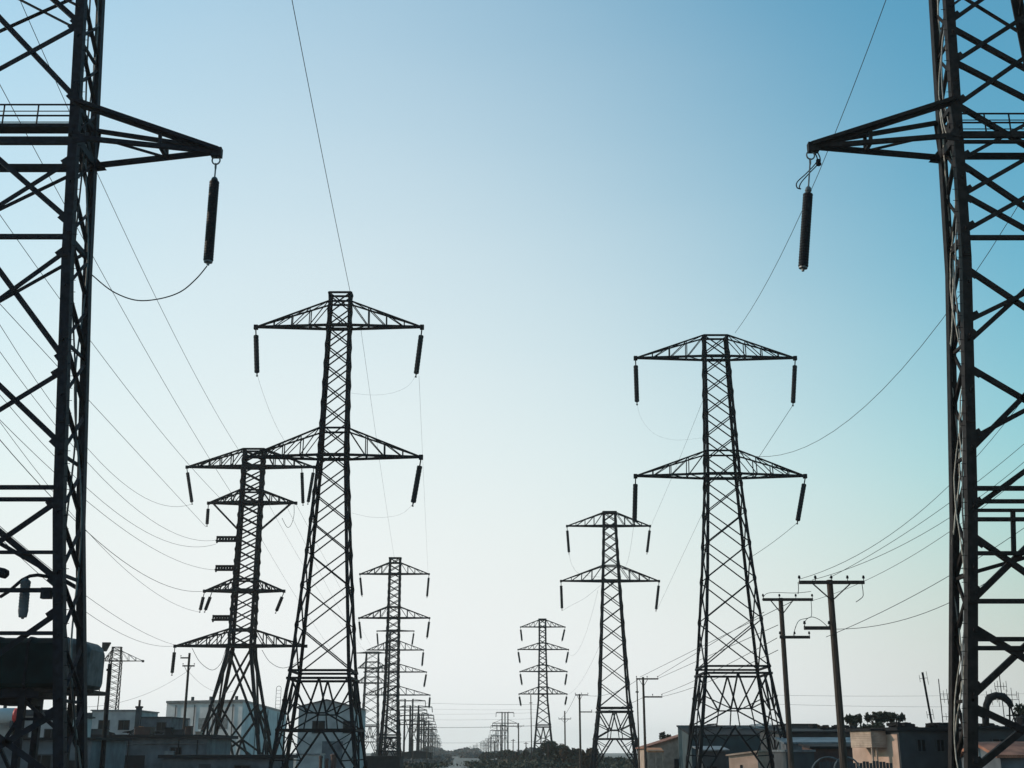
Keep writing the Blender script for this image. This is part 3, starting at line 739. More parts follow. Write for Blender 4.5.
# wires of the wooden poles
PA, PB, PC = 50, 62, 125
GP = 'pole wires on the right'
wire('highest pole wire sweeping up from the thick wooden pole behind the near right pylon', (1024,398,46.5), (800,579,PA), (900,529), .3, .016, GP)
wire('second pole wire sweeping up from the thick wooden pole, close under the highest', (1024,444,46.5), (829,578,PA), (935,513), .3, .016, GP)
wire('third pole wire sweeping up from the thick wooden pole to the right edge', (1024,462,46.5), (812,580,PA), (905,543), .3, .016, GP)
wire('pole wire crossing behind the right end of the broad T crossarm', (1024,474,46.5), (811,601,PB), (905,560), .3, .016, GP)
wire('lower pole wire leaving the thick wooden pole at its short arm', (1024,528,46.5), (826,637,PA), (905,601), .3, .018, GP)
wire('lowest pole wire, flattest of those behind the near right pylon', (1024,556,46.5), (829,629,PA), (905,619), .3, .018, GP)
loop('slack tap wire linking the short arm of the thick pole to its neighbour', [(811,599,PB),(811.5,615,PB),(808,618,PB-3),(800,620,PB-4),(796,626,PA+2),(793,637,PB)], .016, GP)
loop('slack tap wire curling over the short arm of the thick wooden pole', [(804,628,PA),(806,620,PA),(812,617,PA),(820,620,PA),(828,627,PA)], .014, GP)
loop('short tail of wire hanging from the right end of the broad T crossarm', [(862,584,PA),(863,592,PA),(862.5,597,PA),(856,602,PA)], .016, GP)
loop('short tail of wire hanging from the left end of the broad T crossarm', [(798,582,PA),(798.5,588,PA),(798,594,PA)], .016, GP)
loop('thin wire strung above the top arm of the second wooden pole', [(762,600,PB),(766,594,PB),(775,592.5,PB),(795,593,PB),(811,591.5,PB)], .014, GP)
GC = 'wires between the wooden poles'
for lb, A, B, mid in [('top wire from the second wooden pole sloping down behind the largest right pylon', (797,599,PB), (640,677,PC), (685,638)),
                  ('upper wire between the second wooden pole and the slim two-armed pole', (764,612,PB), (657,677,PC), (690,645)),
                  ('middle wire between the second wooden pole and the slim two-armed pole', (778,625,PB), (657,679,PC), (687,666)),
                  ('low wire between second wooden pole short arm and the slim two-armed pole', (777,638,PB), (662,694,PC), (685,685)),
                  ('lowest slack wire between second wooden pole and the slim two-armed pole', (778,650,PB), (660,697,PC), (688,689))]:
    wire(lb, A, B, mid, 0, .026, GC)
for lb, A, B, mid in [('thin wire from slim two-armed pole to the short T pole on its left', (640,678,PC), (585,695,165), (610,694)),
                  ('lower thin wire from slim two-armed pole to the short T pole on its left', (644,697,PC), (590,712,165), (615,709))]:
    wire(lb, A, B, mid, 0, .03, GC)
wire('thin wire from short T pole to the short hazy pole in the bushes', (576,694,165), (560,719,240), (567,712), 0, .035, GC)
# street-crossing wires low over the horizon
GX = 'faint level wires low across the street end'
for ya, yb_, r in [(702.5,704.5,.045),(708.5,709.5,.03),(714,712.5,.03),(719.5,718.5,.035),(727.5,725.5,.085),(742.5,741.5,.05)]:
    wire('faint level wire strung low across the end of the street', (411,ya,414), (541,yb_,344), ((480, (ya+yb_)/2+.8)), 0, r, GX)
for A, B in [((770,695,Y_R1),(1100,690,130)), ((772,704,Y_R1),(1100,703,130))]:
    wire('very faint level wire low over the rooftops on the right', A, B, None, 0, .014, 'faint rooftop wires', sag=.3)
for A, B in [((76,707,110),(189,670,130)), ((189,672,130),(236,690,Y_C))]:
    wire('very faint slack wire low over the flat roofs on the left', A, B, None, 0, .018, 'faint rooftop wires on the left', sag=1.0)
# ------------------------------------------------------------------ buildings
def building(name, label, cat, px0, px1, ytop, Y, depth, wm, rm, roof='flat', over=.25, rise=.8, wins=(), doors=(), rz=0, group=None, rt=.14, frame_m='slate', parapet=0):
    A, B = at(px0, ytop, Y), at(px1, ytop, Y); W = B.x-A.x; H = A.z
    root = empty(name, ((A.x+B.x)/2, Y, 0), label, cat, group, rz)
    b = MB(); h = W/2
    if roof == 'gable_x':        # ridge along x
        b.add([(-h,0,0),(h,0,0),(h,depth,0),(-h,depth,0),(-h,0,H),(h,0,H),(h,depth,H),(-h,depth,H),(-h,depth/2,H+rise),(h,depth/2,H+rise)],
              [(0,1,5,4),(1,2,6,9,5),(2,3,7,6),(3,0,4,8,7),(4,5,9,8),(6,7,8,9),(3,2,1,0)])
    elif roof == 'gable_y':      # ridge along y
        b.add([(-h,0,0),(h,0,0),(h,depth,0),(-h,depth,0),(-h,0,H),(h,0,H),(h,depth,H),(-h,depth,H),(0,0,H+rise),(0,depth,H+rise)],
              [(0,1,5,8,4),(1,2,6,5),(2,3,7,9,6),(3,0,4,7),(5,6,9,8),(7,4,8,9),(3,2,1,0)])
    elif roof == 'shed':         # falls towards the viewer
        b.add([(-h,0,0),(h,0,0),(h,depth,0),(-h,depth,0),(-h,0,H),(h,0,H),(h,depth,H+rise),(-h,depth,H+rise)],
              [(3,2,1,0),(4,5,6,7),(0,1,5,4),(1,2,6,5),(2,3,7,6),(3,0,4,7)])
    elif roof == 'slope_x':      # falls towards +x
        b.add([(-h,0,0),(h,0,0),(h,depth,0),(-h,depth,0),(-h,0,H),(h,0,H-rise),(h,depth,H-rise),(-h,depth,H)],
              [(3,2,1,0),(4,5,6,7),(0,1,5,4),(1,2,6,5),(2,3,7,6),(3,0,4,7)])
    else: b.box((-h,0,0), (h,depth,H))
    b.build('wall', M[wm], root)
    r = MB(); e = over; t = rt
    def slab(q, thick=t):
        q = [V(p)+V((0,0,.012)) for p in q]; r.add(q + [p + V((0,0,thick)) for p in q], [(3,2,1,0),(4,5,6,7),(0,1,5,4),(1,2,6,5),(2,3,7,6),(3,0,4,7)])
    if roof == 'gable_x':
        k = rise/(depth/2)
        slab([(-h-e,-e,H-e*k),(h+e,-e,H-e*k),(h+e,depth/2,H+rise),(-h-e,depth/2,H+rise)]); slab([(-h-e,depth/2,H+rise),(h+e,depth/2,H+rise),(h+e,depth+e,H-e*k),(-h-e,depth+e,H-e*k)])
    elif roof == 'gable_y':
        k = rise/h
        slab([(-h-e,-e,H-e*k),(0,-e,H+rise),(0,depth+e,H+rise),(-h-e,depth+e,H-e*k)]); slab([(0,-e,H+rise),(h+e,-e,H-e*k),(h+e,depth+e,H-e*k),(0,depth+e,H+rise)])
    elif roof == 'shed':
        k = rise/depth; slab([(-h-e,-e,H-e*k),(h+e,-e,H-e*k),(h+e,depth+e,H+rise+e*k),(-h-e,depth+e,H+rise+e*k)])
    elif roof == 'slope_x':
        k = rise/W; slab([(-h-e,-e,H+e*k),(h+e,-e,H-rise-e*k),(h+e,depth+e,H-rise-e*k),(-h-e,depth+e,H+e*k)])
    else:
        slab([(-h-e,-e,H),(h+e,-e,H),(h+e,depth+e,H),(-h-e,depth+e,H)])
        if parapet:
            for lo, hi in (((-h,0,H+t+.02),(h,.15,H+parapet)),((-h,depth-.15,H+t+.02),(h,depth,H+parapet))): r.box(lo, hi)
    r.build('roof', M[rm], root)
    for (x0, z0, x1, z1) in wins:       # metres from the left wall edge / ground
        f = MB(); X0, X1 = -h+x0, -h+x1
        for lo, hi in (((X0-.08,-.06,z0-.08),(X1+.08,.02,z0)),((X0-.08,-.06,z1),(X1+.08,.02,z1+.08)),((X0-.08,-.06,z0),(X0,.02,z1)),((X1,-.06,z0),(X1+.08,.02,z1)),
                       (((X0+X1)/2-.03,-.05,z0),((X0+X1)/2+.03,.02,z1))): f.box(lo, hi)
        fo = f.build('window', M[frame_m], root)
        p = MB(); p.box((X0,-.022,z0), (X1,.01,z1)); p.build('pane', M['glass'], fo)
    for (x0, x1, z1, dm) in doors:
        f = MB(); X0, X1 = -h+x0, -h+x1; f.box((X0,-.05,.02), (X1,.02,z1)); d = f.build('door', M[dm], root)
        k = MB(); k.box((X1-.2,-.1,z1*.45), (X1-.1,-.052,z1*.5)); k.build('handle', M['galv'], d)
    return root, W, H
def rooftank(label, px0, px1, y0, y1, Y, m, cat='water tank', name='roof_tank', kind='box', group='tanks and boxes on the flat roofs'):
    """closed tank or cabinet standing on a roof: tapered/bevelled body, lid, feet"""
    A, B = at(px0, y0, Y), at(px1, y1, Y); W = B.x-A.x; H = A.z-B.z; h = W/2
    root = empty(name, ((A.x+B.x)/2, Y, B.z), label, cat, group)
    b = MB()
    if kind == 'box':
        d = min(W, 2.2); c = .05
        b.prism((0,0,.1), (0,0,H-.1), [(-h,-d/2+c),(-h+c,-d/2),(h-c,-d/2),(h,-d/2+c),(h,d/2-c),(h-c,d/2),(-h+c,d/2),(-h,d/2-c)], (0,1,0)); b.build('body', M[m], root)
        l = MB(); l.box((-h-.05,-d/2-.05,H-.098), (h+.05,d/2+.05,H)); l.build('lid', M[m], root)
        f = MB()
        for x in (-h+.15, h-.15): f.box((x-.08,-d/2+.1,0), (x+.08,d/2-.1,.098))
        f.build('foot', M['darkroof'], root)
    else:
        b.lathe((0,0,.1), (0,0,1), [(0,h*.95),(.03,h),(H*.3,h),(H*.31,h*1.03),(H*.34,h*1.03),(H*.35,h),(H*.7,h),(H*.82,h*.85),(H*.88,h*.35),(H*.89,h*.3)], 16); b.build('body', M[m], root)
        l = MB(); l.lathe((0,0,.1+H*.89), (0,0,1), [(0,h*.33),(H*.06,h*.33),(H*.08,h*.1)], 12); l.build('lid', M['darkroof'], root)
        f = MB(); f.box((-h,-h,0), (h,h,.098)); f.build('foot', M['concrete'], root)
    return root

# --- left side
building('workshop', 'long low workshop with a dark flat eave and black doorway beside the bracketed pylon', 'building', 84, 208, 738, 120, 10, 'bluewall', 'darkroof', over=.6, rt=.3,
         wins=[(1.0,1.9,3.4,3.6),(8.4,2.2,9.4,3.4)], doors=[(4.0,6.0,2.7,'darkroof')])
building('shed', 'low long shed with a dark cluttered roof edge across the feet of the bracketed pylon', 'building', 163, 281, 758.5, 104, 6, 'bluewall', 'darkroof', over=.35, rt=.28,
         wins=[(6.0,1.0,7.2,1.9)], doors=[(3.0,4.0,2.05,'slate')])
# pale warehouse, one corner towards the viewer
def bigbox(label, corner, left, right, ytop, zr=0):
    c = at(*corner[:1], ytop, corner[1]); H = c.z
    l = at(left[0], ytop, left[1]); r_ = at(right[0], ytop, right[1])
    root = empty('warehouse', (c.x, c.y, 0), label, 'warehouse', 'pale warehouses')
    a, bb = V((l.x-c.x, l.y-c.y, 0)), V((r_.x-c.x, r_.y-c.y, 0)); up = V((0,0,H))
    q = [V((0,0,0)), bb, a+bb, a]
    m = MB(); m.add(q + [p+up for p in q], [(3,2,1,0),(0,1,5,4),(1,2,6,5),(2,3,7,6),(3,0,4,7),(4,5,6,7)]); m.build('wall', M['white'], root)
    r2 = MB(); ctr = (a+bb)/2; Q = [ctr + (p-ctr)*1.012 for p in q]; r2.add([p+up+V((0,0,.01)) for p in Q]+[p+up+V((0,0,.35)) for p in Q], [(3,2,1,0),(4,5,6,7),(0,1,5,4),(1,2,6,5),(2,3,7,6),(3,0,4,7)]); r2.build('roof', M['greypaint'], root)
    na = V((a.y, -a.x, 0)).normalized(); nb = V((-bb.y, bb.x, 0)).normalized()*-1
    if na.y > 0: na = -na
    pp = MB()
    for t in (.12, .37, .62, .87):
        p0 = a*t + na*.12; pp.tube([p0 + V((0,0,.2)), p0 + V((0,0,H-.3))], .07, 6)
    for t in (.25, .5, .75):
        p0 = bb*t - V((bb.y,-bb.x,0)).normalized()*-.12; pp.tube([p0 + V((0,0,.2)), p0+V((0,0,H-.3))], .07, 6)
    pp.build('downpipe', M['slate'], root)
    for t0_, t1_ in ((.18,.32),(.42,.56),(.68,.82)):
        f = MB(); za, zb = H*.62, H*.78
        f.add([a*t0_+na*.04+V((0,0,za)), a*t1_+na*.04+V((0,0,za)), a*t1_+na*.04+V((0,0,zb)), a*t0_+na*.04+V((0,0,zb)),
               a*t0_-na*.05+V((0,0,za)), a*t1_-na*.05+V((0,0,za)), a*t1_-na*.05+V((0,0,zb)), a*t0_-na*.05+V((0,0,zb))], [(0,1,2,3),(7,6,5,4),(0,4,5,1),(1,5,6,2),(2,6,7,3),(3,7,4,0)])
        f.build('window', M['greypaint'], root)
    vt = MB()
    for t in (.2, .55, .8):
        p = (a*t + bb*.15) + up + V((0,0,.36)); vt.tube([p, p+V((0,0,.9))], .25, 8)
    vt.build('roof_vent', M['slate'], root)
    return root
bigbox('large pale flat-roofed warehouse with its corner behind the bracketed pylon', (243,185), (167,190), (287,240), 702)
building('warehouse', 'pale blue-grey gabled warehouse seen between the legs of the tall left pylon', 'warehouse', 299, 354, 707, 170, 14, 'pale', 'slate', 'gable_y', .2, .9,
         wins=[(2,5.5,3.6,7),(6.2,5.5,7.8,7)], doors=[(3.4,6.2,4.4,'bluewall')], group='pale warehouses')
building('flat_block', 'pale flat-roofed block left of the brown roof tank', 'building', 92, 137, 711, 150, 9, 'pale', 'greypaint', over=.15, wins=[(1,5.6,2.2,6.6),(3.4,5.6,4.6,6.6)])
building('flat_block', 'plain grey block right of the small chimney', 'building', 139, 171, 718, 146, 8, 'bluewall', 'slate', over=.12, wins=[(2.2,5.4,3.2,6.3)])
building('flat_block', 'whitish low building behind the near left pylon and under the dark tank', 'building', -60, 59, 716, 100, 8, 'pale', 'slate', over=.2, parapet=.5, wins=[(6,3.6,7.2,4.7),(8.6,3.6,9.6,4.7)])
building('garage', 'dark low garage at the left edge below the red-ended tank', 'building', -40, 92, 740, 78, 7, 'bluewall', 'darkroof', over=.3, wins=[(4.6,1.6,5.8,2.8)], doors=[(6.4,8.0,2.5,'darkroof')])
building('annex', 'small white annex at the foot of the tall left pylon', 'building', 297, 319, 755, 140, 4, 'pale', 'greypaint', over=.1)
building('shed', 'dark shed to the right of the tall left pylon feet', 'building', 366, 400, 757, 200, 6, 'darkroof', 'darkroof', over=.2)
building('shed', 'dark hazy shed with a sloping roof under the dwindling left pole row', 'building', 402, 431, 753, 330, 8, 'darkroof', 'darkroof', 'gable_y', .3, .5)
ch = empty('chimney', tuple(at(136.5, 738, 144)*1), 'dark brick chimney stack between the two flat blocks', 'chimney')
s_ = ppm(720, 144); b = MB(); hh = zat(708, 144)-zat(738, 144); b.box((-.28,-.28,0), (.28,.28,hh)); b.build('stack', M['slate'], ch)
b = MB(); b.box((-.36,-.36,hh+.003), (.36,.36,hh+.2)); b.build('cap', M['darkroof'], ch); b = MB(); b.box((.3,-.5,.3), (.62,.2,1.3)); b.build('flue_box', M['orange'], ch)
b = MB(); b.tube([(0,0,hh+.2),(0,0,hh+.9)], .14, 8); b.build('pot', M['redbrown'], ch)
rooftank('red-brown square tank on the workshop roof', 137, 152, 727, 737.6, 123, 'redbrown')
rooftank('dark upright cabinet right of the red-brown roof tank', 165.5, 172, 727.5, 737.6, 122, 'darkroof', 'cabinet', 'roof_cabinet')
rooftank('grey flat box on the workshop roof below the lone brown pole', 173, 185, 729.5, 737.6, 123, 'slate', 'box', 'roof_box')
rooftank('dark tall box at the right end of the workshop roof', 186, 191.5, 726, 737.6, 122, 'redbrown', 'box', 'roof_box')
rooftank('pair-sized dark box at the left end of the workshop roof', 92, 106, 729, 737.6, 123, 'slate', 'box', 'roof_box')
rooftank('small pinkish box near the warehouse corner on the workshop roof', 196, 201, 731.5, 737.6, 122, 'cream', 'box', 'roof_box')
# round tank with a red end
def drum(label, px, y, Y, L, r):
    c = at(px, y, Y); root = empty('horizontal_tank', (c.x, Y, c.z-r-.3), label, 'tank')
    b = MB(); pr = [(-L/2,.05),(-L/2+.08,r*.6),(-L/2+.3,r*.92),(-L/2+.5,r),(L/2-.5,r)]; b.lathe((0,0,r+.3), (1,0,0), pr, 18); b.build('drum', M['white'], root, True)
    b = MB(); b.lathe((0,0,r+.3), (1,0,0), [(L/2-.5,r*1.01),(L/2-.3,r*.93),(L/2-.08,r*.6),(L/2,.05)], 18); b.build('end_cap', M['red'], root, True)
    b = MB()
    for x in (-L*.3, L*.3): b.box((x-.12,-r*.8,0), (x+.12,r*.8,.55))
    b.build('cradle', M['slate'], root)
    b = MB(); b.tube([(0,0,2*r+.25),(0,0,2*r+.5)], .15, 8); b.build('hatch', M['slate'], root)
drum('white round tank with bright red end under the dark elevated tank', 4, 716, 99, 2.8, .62)
# elevated dark tank on a steel stand behind the near left pylon
Ye = 46.0
c0 = at(-30, 690, Ye); c1 = at(95, 690, Ye); zb = zat(689, Ye); zt = zat(640, Ye)
et = empty('elevated_tank', (c0.x, Ye, 0), 'dark teal elevated tank with rounded grey end behind the near left pylon leg', 'tank')
Lx = c1.x-c0.x; bodyx = Lx - 1.0
b = MB(); d = 1.1; sec = [(-d,zb+.15),(-d+.12,zb),(d-.12,zb),(d,zb+.15),(d,zt-.2),(d*.9,zt-.06),(d*.8,zt),(-d*.8,zt),(-d*.9,zt-.06),(-d,zt-.2)]
n = len(sec); xs = [0, bodyx]
b.add([(x, y, z) for x in xs for y, z in sec], [(i, n+i, n+(i+1)%n, (i+1)%n) for i in range(n)] + [tuple(range(n)), tuple(range(2*n-1, n-1, -1))]); b.build('tank', M['teal'], et)
b = MB(); rings = [(bodyx+.002, 1.0, 0), (bodyx+.35, .985, -.02), (bodyx+.65, .93, -.10), (bodyx+.85, .83, -.22), (bodyx+.97, .68, -.3)]
zc = (zb+zt)/2; vs = []
for x, k, dzz in rings:
    for y, z in sec: vs.append((x, y*min(1, k+.08), (zc + (z-zc)*(k**1.6 if z > zc else min(1, k+.2)))))
fs = [(i+r_*n, (r_+1)*n+i, (r_+1)*n+(i+1)%n, r_*n+(i+1)%n) for r_ in range(len(rings)-1) for i in range(n)] + [tuple(range(len(rings)*n-1, (len(rings)-1)*n-1, -1))]
b.add(vs, fs); b.build('domed_end', M['tank_end'], et)
for x in (.15, bodyx*.33, bodyx*.66, bodyx-.03):
    b = MB()
    for (ya, za), (yb2, zb2) in zip(sec, sec[1:]+sec[:1]): b.bar((x,ya*1.02,za+(.02 if za>zc else -.02)), (x,yb2*1.02,zb2+(.02 if zb2>zc else -.02)), .09, .05)
    b.build('strap', M['steel_near'], et)
b = MB(); b.box((bodyx*.3,-.9,zb-.35), (bodyx*.8,.9,zb-.02)); b.box((bodyx*.36,-.6,zb-.6), (bodyx*.7,.6,zb-.35)); b.build('sump', M['steel_near'], et)
px28 = (at(29, 720, Ye).x - c0.x)
for x in (.4, px28, ):
    for y in (-.8, .8):
        b = MB(); b.bar((x,y,0), (x,y,zb-.02), .24); b.build('post', M['steel_near'], et)
b = MB(); b.bar((px28,-.8,zb-.4), (px28+1.3,-.8,zb-1.4), .12); b.bar((px28,-.8,zb-1.1), (px28+1.5,-.8,zb-1.1), .1)
b.bar((.4,-.8,1), (px28,-.8,zb-1), .12); b.bar((.4,.8,zb-1), (px28,.8,1), .12); b.build('brace', M['steel_near'], et)
b = MB(); xa = at(55,691,Ye).x-c0.x; xb_ = at(105,691,Ye).x-c0.x; zz = zat(693.5, Ye)
b.box((xa,-1.3,zz-.06), (xb_,.6,zz+.06)); b.bar((xa-.3,-1.2,zz+.1), (xb_-.4,-1.2,zz-.12), .12); b.bar((xb_-1.2,0,zz-.05), (xb_-1.2,0,0), .2)
b.build('walkway', M['brown_steel'], et)
b = MB(); b.tube([(px28-1.0,-.9,zb),(px28-1.0,-.9,zb-1),(px28-.95,-.9,0)], .035, 6); b.build('pipe', M['steel_near'], et)
# floodlight on a thin bracket by the small mast
c = at(106.5, 646, 196); fl = empty('floodlight', (c.x, 196, 0), 'floodlight head on a thin pole by the tip of the small mast arm', 'floodlight')
b = MB(); b.tube([(-.5,0,0),(-.4,0,c.z-.5)], .07, 6); b.build('pole', M['steel'], fl)
b = MB(); b.add([(-.55,-.4,c.z-.9),(0.1,-.4,c.z-.9),(.75,-.45,c.z+.55),(-.6,-.45,c.z+.55),(-.45,.4,c.z-.8),(0,.4,c.z-.8),(.6,.4,c.z+.5),(-.5,.4,c.z+.5)],
      [(0,1,2,3),(7,6,5,4),(0,4,5,1),(1,5,6,2),(2,6,7,3),(3,7,4,0)]); b.build('lamp_head', M['steel'], fl)
# slender round-topped aerial mast on the warehouse
c = at(277.5, 712, 236); am = empty('aerial_mast', (c.x, 236, c.z-.3), 'slender round-topped ladder mast on the warehouse roof between the two left pylons', 'aerial mast')
hh = zat(686, 236)-c.z+.3; b = MB(); r_ = .45
b.tube([(-r_,0,0),(-r_,0,hh-r_)] + [(-r_*math.cos(a), 0, hh-r_+r_*math.sin(a)) for a in (R(30),R(60),R(90),R(120),R(150))] + [(r_,0,hh-r_),(r_,0,0)], .05, 5); b.build('frame', M['galv'], am)
b = MB()
for i in range(7): b.bar((-r_,0,.4+i*.65), (r_,0,.4+i*.65), .05)
b.build('rungs', M['galv'], am)
# brown upright tanks / pipes at the foot of the tall left pylon
for lb, px, w_, y0 in [('thin red-brown pipe stack at the foot of the tall left pylon', 321, 3.4, 755.5), ('wider red-brown upright cylinder right of the thin pipe stack', 334, 6, 753.5), ('small red-brown upright cylinder between two brown pipes', 327, 3, 758)]:
    c = at(px, y0, 132); root = empty('vent_stack', (c.x, 132, 0), lb, 'vent stack', 'red-brown stacks'); r_ = w_/2/ppm(760,132)
    b = MB(); b.lathe((0,0,0), (0,0,1), [(0,r_*1.1),(.1,r_*1.1),(.12,r_),(c.z-.3,r_)], 12); b.build('pipe', M['redbrown'], root)
    b = MB(); b.lathe((0,0,c.z-.298), (0,0,1), [(0,r_*1.25),(.2,r_*1.25),(.298,r_*.5)], 12); b.build('cap', M['redbrown'], root)

# pipes and cabinets on the workshop front
wk = [o for o in COL.objects if o.name.startswith('workshop')][0]
for x in (-4.6, -1.6, 3.2, 5.0):
    b = MB(); b.tube([(x,-.09,.05),(x,-.09,4.1)], .05, 6); b.build('downpipe', M['darkroof'], wk)
b = MB(); b.tube([(-5.5,-.1,3.75),(-1.6,-.1,3.7),(5.6,-.1,3.78)], .035, 5); b.build('conduit', M['greypaint'], wk)
b = MB(); b.box((2.0,-.5,2.5),(2.9,-.02,3.1)); b.box((1.95,-.45,2.42),(2.95,-.05,2.498)); b.build('fan_unit', M['greypaint'], wk)
for i, (x0, x1, h) in enumerate([(92,96,.5),(108,113,.35),(126,131,.6),(154,161,.4)]):
    A, B = at(x0,737,124), at(x1,737,124); jr = empty('roof_junk', ((A.x+B.x)/2,124,zat(738,120)+.32), ['low heap of planks at the left end of the workshop roof','flat scrap pile behind the dark plain pole on the workshop roof','ragged scrap heap left of the red-brown roof tank','flat scrap pile between the red-brown tank and the dark cabinet'][i], 'roof junk', 'junk on the workshop roof'); b = MB(); rr = random.Random(i)
    for k in range(7): x = rr.uniform(-.5,.5)*(B.x-A.x); b.bar((x-.3,rr.uniform(-.4,.4),rr.uniform(0,h)), (x+.3,rr.uniform(-.4,.4),rr.uniform(0,h)), .14, .08)
    b.build('pile', M['darkroof'], jr)

# --- right side
building('house', 'low house with a rusty sloping roof beside the slim two-armed pole', 'house', 646, 698, 748, 142, 9, 'cream', 'rustroof', 'slope_x', .3, -1.75,
         wins=[(3.2,1.0,4.2,2.2)], doors=[(4.6,5.5,2.2,'slate')])
pr_ = empty('porch', (at(655,752,138).x, 138, 0), 'orange-lit porch roof on posts before the rusty-roofed house', 'porch'); s_ = ppm(752,138); hx = 8/s_; zp = zat(750,138)
b = MB(); b.add([(-hx,-1,zp-.25),(hx,-1,zp-.25),(hx,2,zp+.1),(-hx,2,zp+.1),(-hx,-1,zp-.1),(hx,-1,zp-.1),(hx,2,zp+.25),(-hx,2,zp+.25)],
  [(3,2,1,0),(4,5,6,7),(0,1,5,4),(1,2,6,5),(2,3,7,6),(3,0,4,7)]); b.build('roof', M['orange'], pr_)  # orange light on the porch is painted as the roof colour
for x in (-hx+.1, 0, hx-.1): b = MB(); b.box((x-.07,-.85,0),(x+.07,-.71,zp-.25)); b.build('post', M['cream'], pr_)
building('house', 'long dull teal building with a dark littered roof behind the largest right pylon', 'building', 691, 793, 736, 128, 10, 'tealwall', 'darkroof', 'shed', .12, 1.1,
         wins=[(1.6,1.2,2.6,2.4),(8.6,1.5,9.5,2.5)], doors=[(6.0,6.9,2.2,'slate')])
ri = random.Random(5)
for lb, px, hgt, dep_ in [('low dark bundle of junk on the teal building roof, left end', 704, .55, 1.6), ('wide dark heap of sheets on the teal building roof', 722, .8, 2.6), ('pale crumpled sheet on the teal building roof', 742, .4, 1.6), ('slatted light crate on the right end of the teal building roof', 762, .8, 1.7)]:
    c = at(px, 727, 133); jr = empty('roof_junk', (c.x, 133, zat(737,128)+.75), lb, 'roof junk', 'junk on the teal building roof'); b = MB()
    for i in range(9):
        x, y, z = ri.uniform(-dep_/2, dep_/2), ri.uniform(-1, 1), ri.uniform(0, hgt*.6); 
        b.bar((x-.5,y,z+ri.uniform(0,.25)), (x+.5,y+ri.uniform(-.6,.6),z+ri.uniform(0,.3)), .16, .07)
    b.build('pile', M['darkroof'] if 'dark' in lb else (M['greypaint'] if 'pale' in lb else M['white']), jr)
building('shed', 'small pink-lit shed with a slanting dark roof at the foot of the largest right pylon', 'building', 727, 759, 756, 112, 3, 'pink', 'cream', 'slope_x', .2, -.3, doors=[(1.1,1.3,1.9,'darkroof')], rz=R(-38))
building('lean_to', 'open dark lean-to left of the small pink-lit shed', 'building', 702, 726, 751, 118, 4, 'slate', 'greypaint', 'shed', .3, .3, wins=[(.4,.8,1.3,1.7)])
building('long_shed', 'long dark roof running behind the thick wooden pole', 'building', 782, 884, 733, 112, 10, 'slate', 'darkroof', 'shed', .4, .4)
building('lean_to', 'low lean-to with a pale blue sheet roof beneath the long dark roof', 'building', 786, 866, 744, 96, 3, 'bluewall', 'blueroof', 'shed', .2, .35)
building('lean_to', 'dark red timber lean-to behind the thick wooden pole', 'building', 812, 872, 748.5, 88, 3, 'redbrown', 'darkroof', 'shed', .2, .2, wins=[(3.4,1.3,4.0,2.1)])
building('shed', 'grey low shed at the right of the largest right pylon feet', 'building', 786, 814, 752, 86, 4, 'slate', 'greypaint', over=.1)
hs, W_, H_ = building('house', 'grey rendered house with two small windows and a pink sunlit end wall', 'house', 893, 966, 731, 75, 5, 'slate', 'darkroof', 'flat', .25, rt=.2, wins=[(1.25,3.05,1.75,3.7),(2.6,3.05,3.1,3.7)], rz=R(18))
b = MB(); hW = W_/2; b.box((-hW-.05, .1, 0), (-hW-.004, 4.9, H_-.2)); b.build('end_wall', M['pink'], hs)  # slab over the sunlit side, its pink stands in for sunlight
b = MB(); b.box((-hW-1.1,1.2,H_-.95), (-hW-.06,3.4,H_+.02)); b.build('upper_room', M['cream'], hs)
b = MB(); b.box((-hW-1.25,1.05,H_+.025), (-hW-.055,3.55,H_+.12)); b.build('upper_roof', M['darkroof'], hs)
for x in (-hW-1.0, -hW-.7): b = MB(); b.box((x-.05,1.3,0), (x+.05,1.40,H_-.96)); b.build('prop', M['cream'], hs)
building('house', 'dark flat-roofed house behind the near right pylon legs', 'house', 974, 1075, 729, 72, 8, 'slate', 'darkroof', over=.3, wins=[(1.0,3.0,1.8,3.7)])
building('shed', 'shed with a rusty sunlit roof at the bottom right corner', 'building', 1000, 1062, 757, 58, 5, 'bluewall', 'rustroof', 'gable_x', .25, .55)
building('flat_block', 'dark low block on the skyline beside the trees', 'building', 786, 815, 725, 150, 8, 'slate', 'darkroof', over=.2)
rooftank('round dark tank on the roof behind the near right pylon', 1016, 1030, 716, 729, 74, 'darkroof', kind='round')
for i, (px, Y, py, w_, h, lb) in enumerate([(905,77,729,1.6,.35,'low ragged scrap along the grey house roof, left end'),(938,77,729,1.0,.5,'ragged heap beside the leaning post on the grey house roof'),(952,78,729,1.8,.4,'wide scrap pile at the right end of the grey house roof'),(826,114,731,2.6,.6,'dark scrap heap on the long dark roof left of the thick pole'),(846,114,731,2.0,.45,'dark scrap heap on the long dark roof right of the thick pole'),(985,74,728,1.2,.4,'scrap pile on the roof left of the dark arch')]):
    c = at(px, py, Y); jr = empty('roof_junk', (c.x, Y, zat(733 if Y > 100 else 730, Y)+(.35 if Y > 100 else .12)), lb, 'roof junk', 'junk on the right-hand roofs'); b = MB(); rr = random.Random(40+i)
    for k in range(10): x = rr.uniform(-.5,.5)*w_; z = rr.uniform(0,h); b.bar((x-.25,rr.uniform(-.5,.5),z*.6), (x+.25,rr.uniform(-.5,.5),z*.6+rr.uniform(-.06,.06)), rr.uniform(.3,.5), rr.uniform(.14,.24))
    b.build('pile', M['darkroof'], jr)
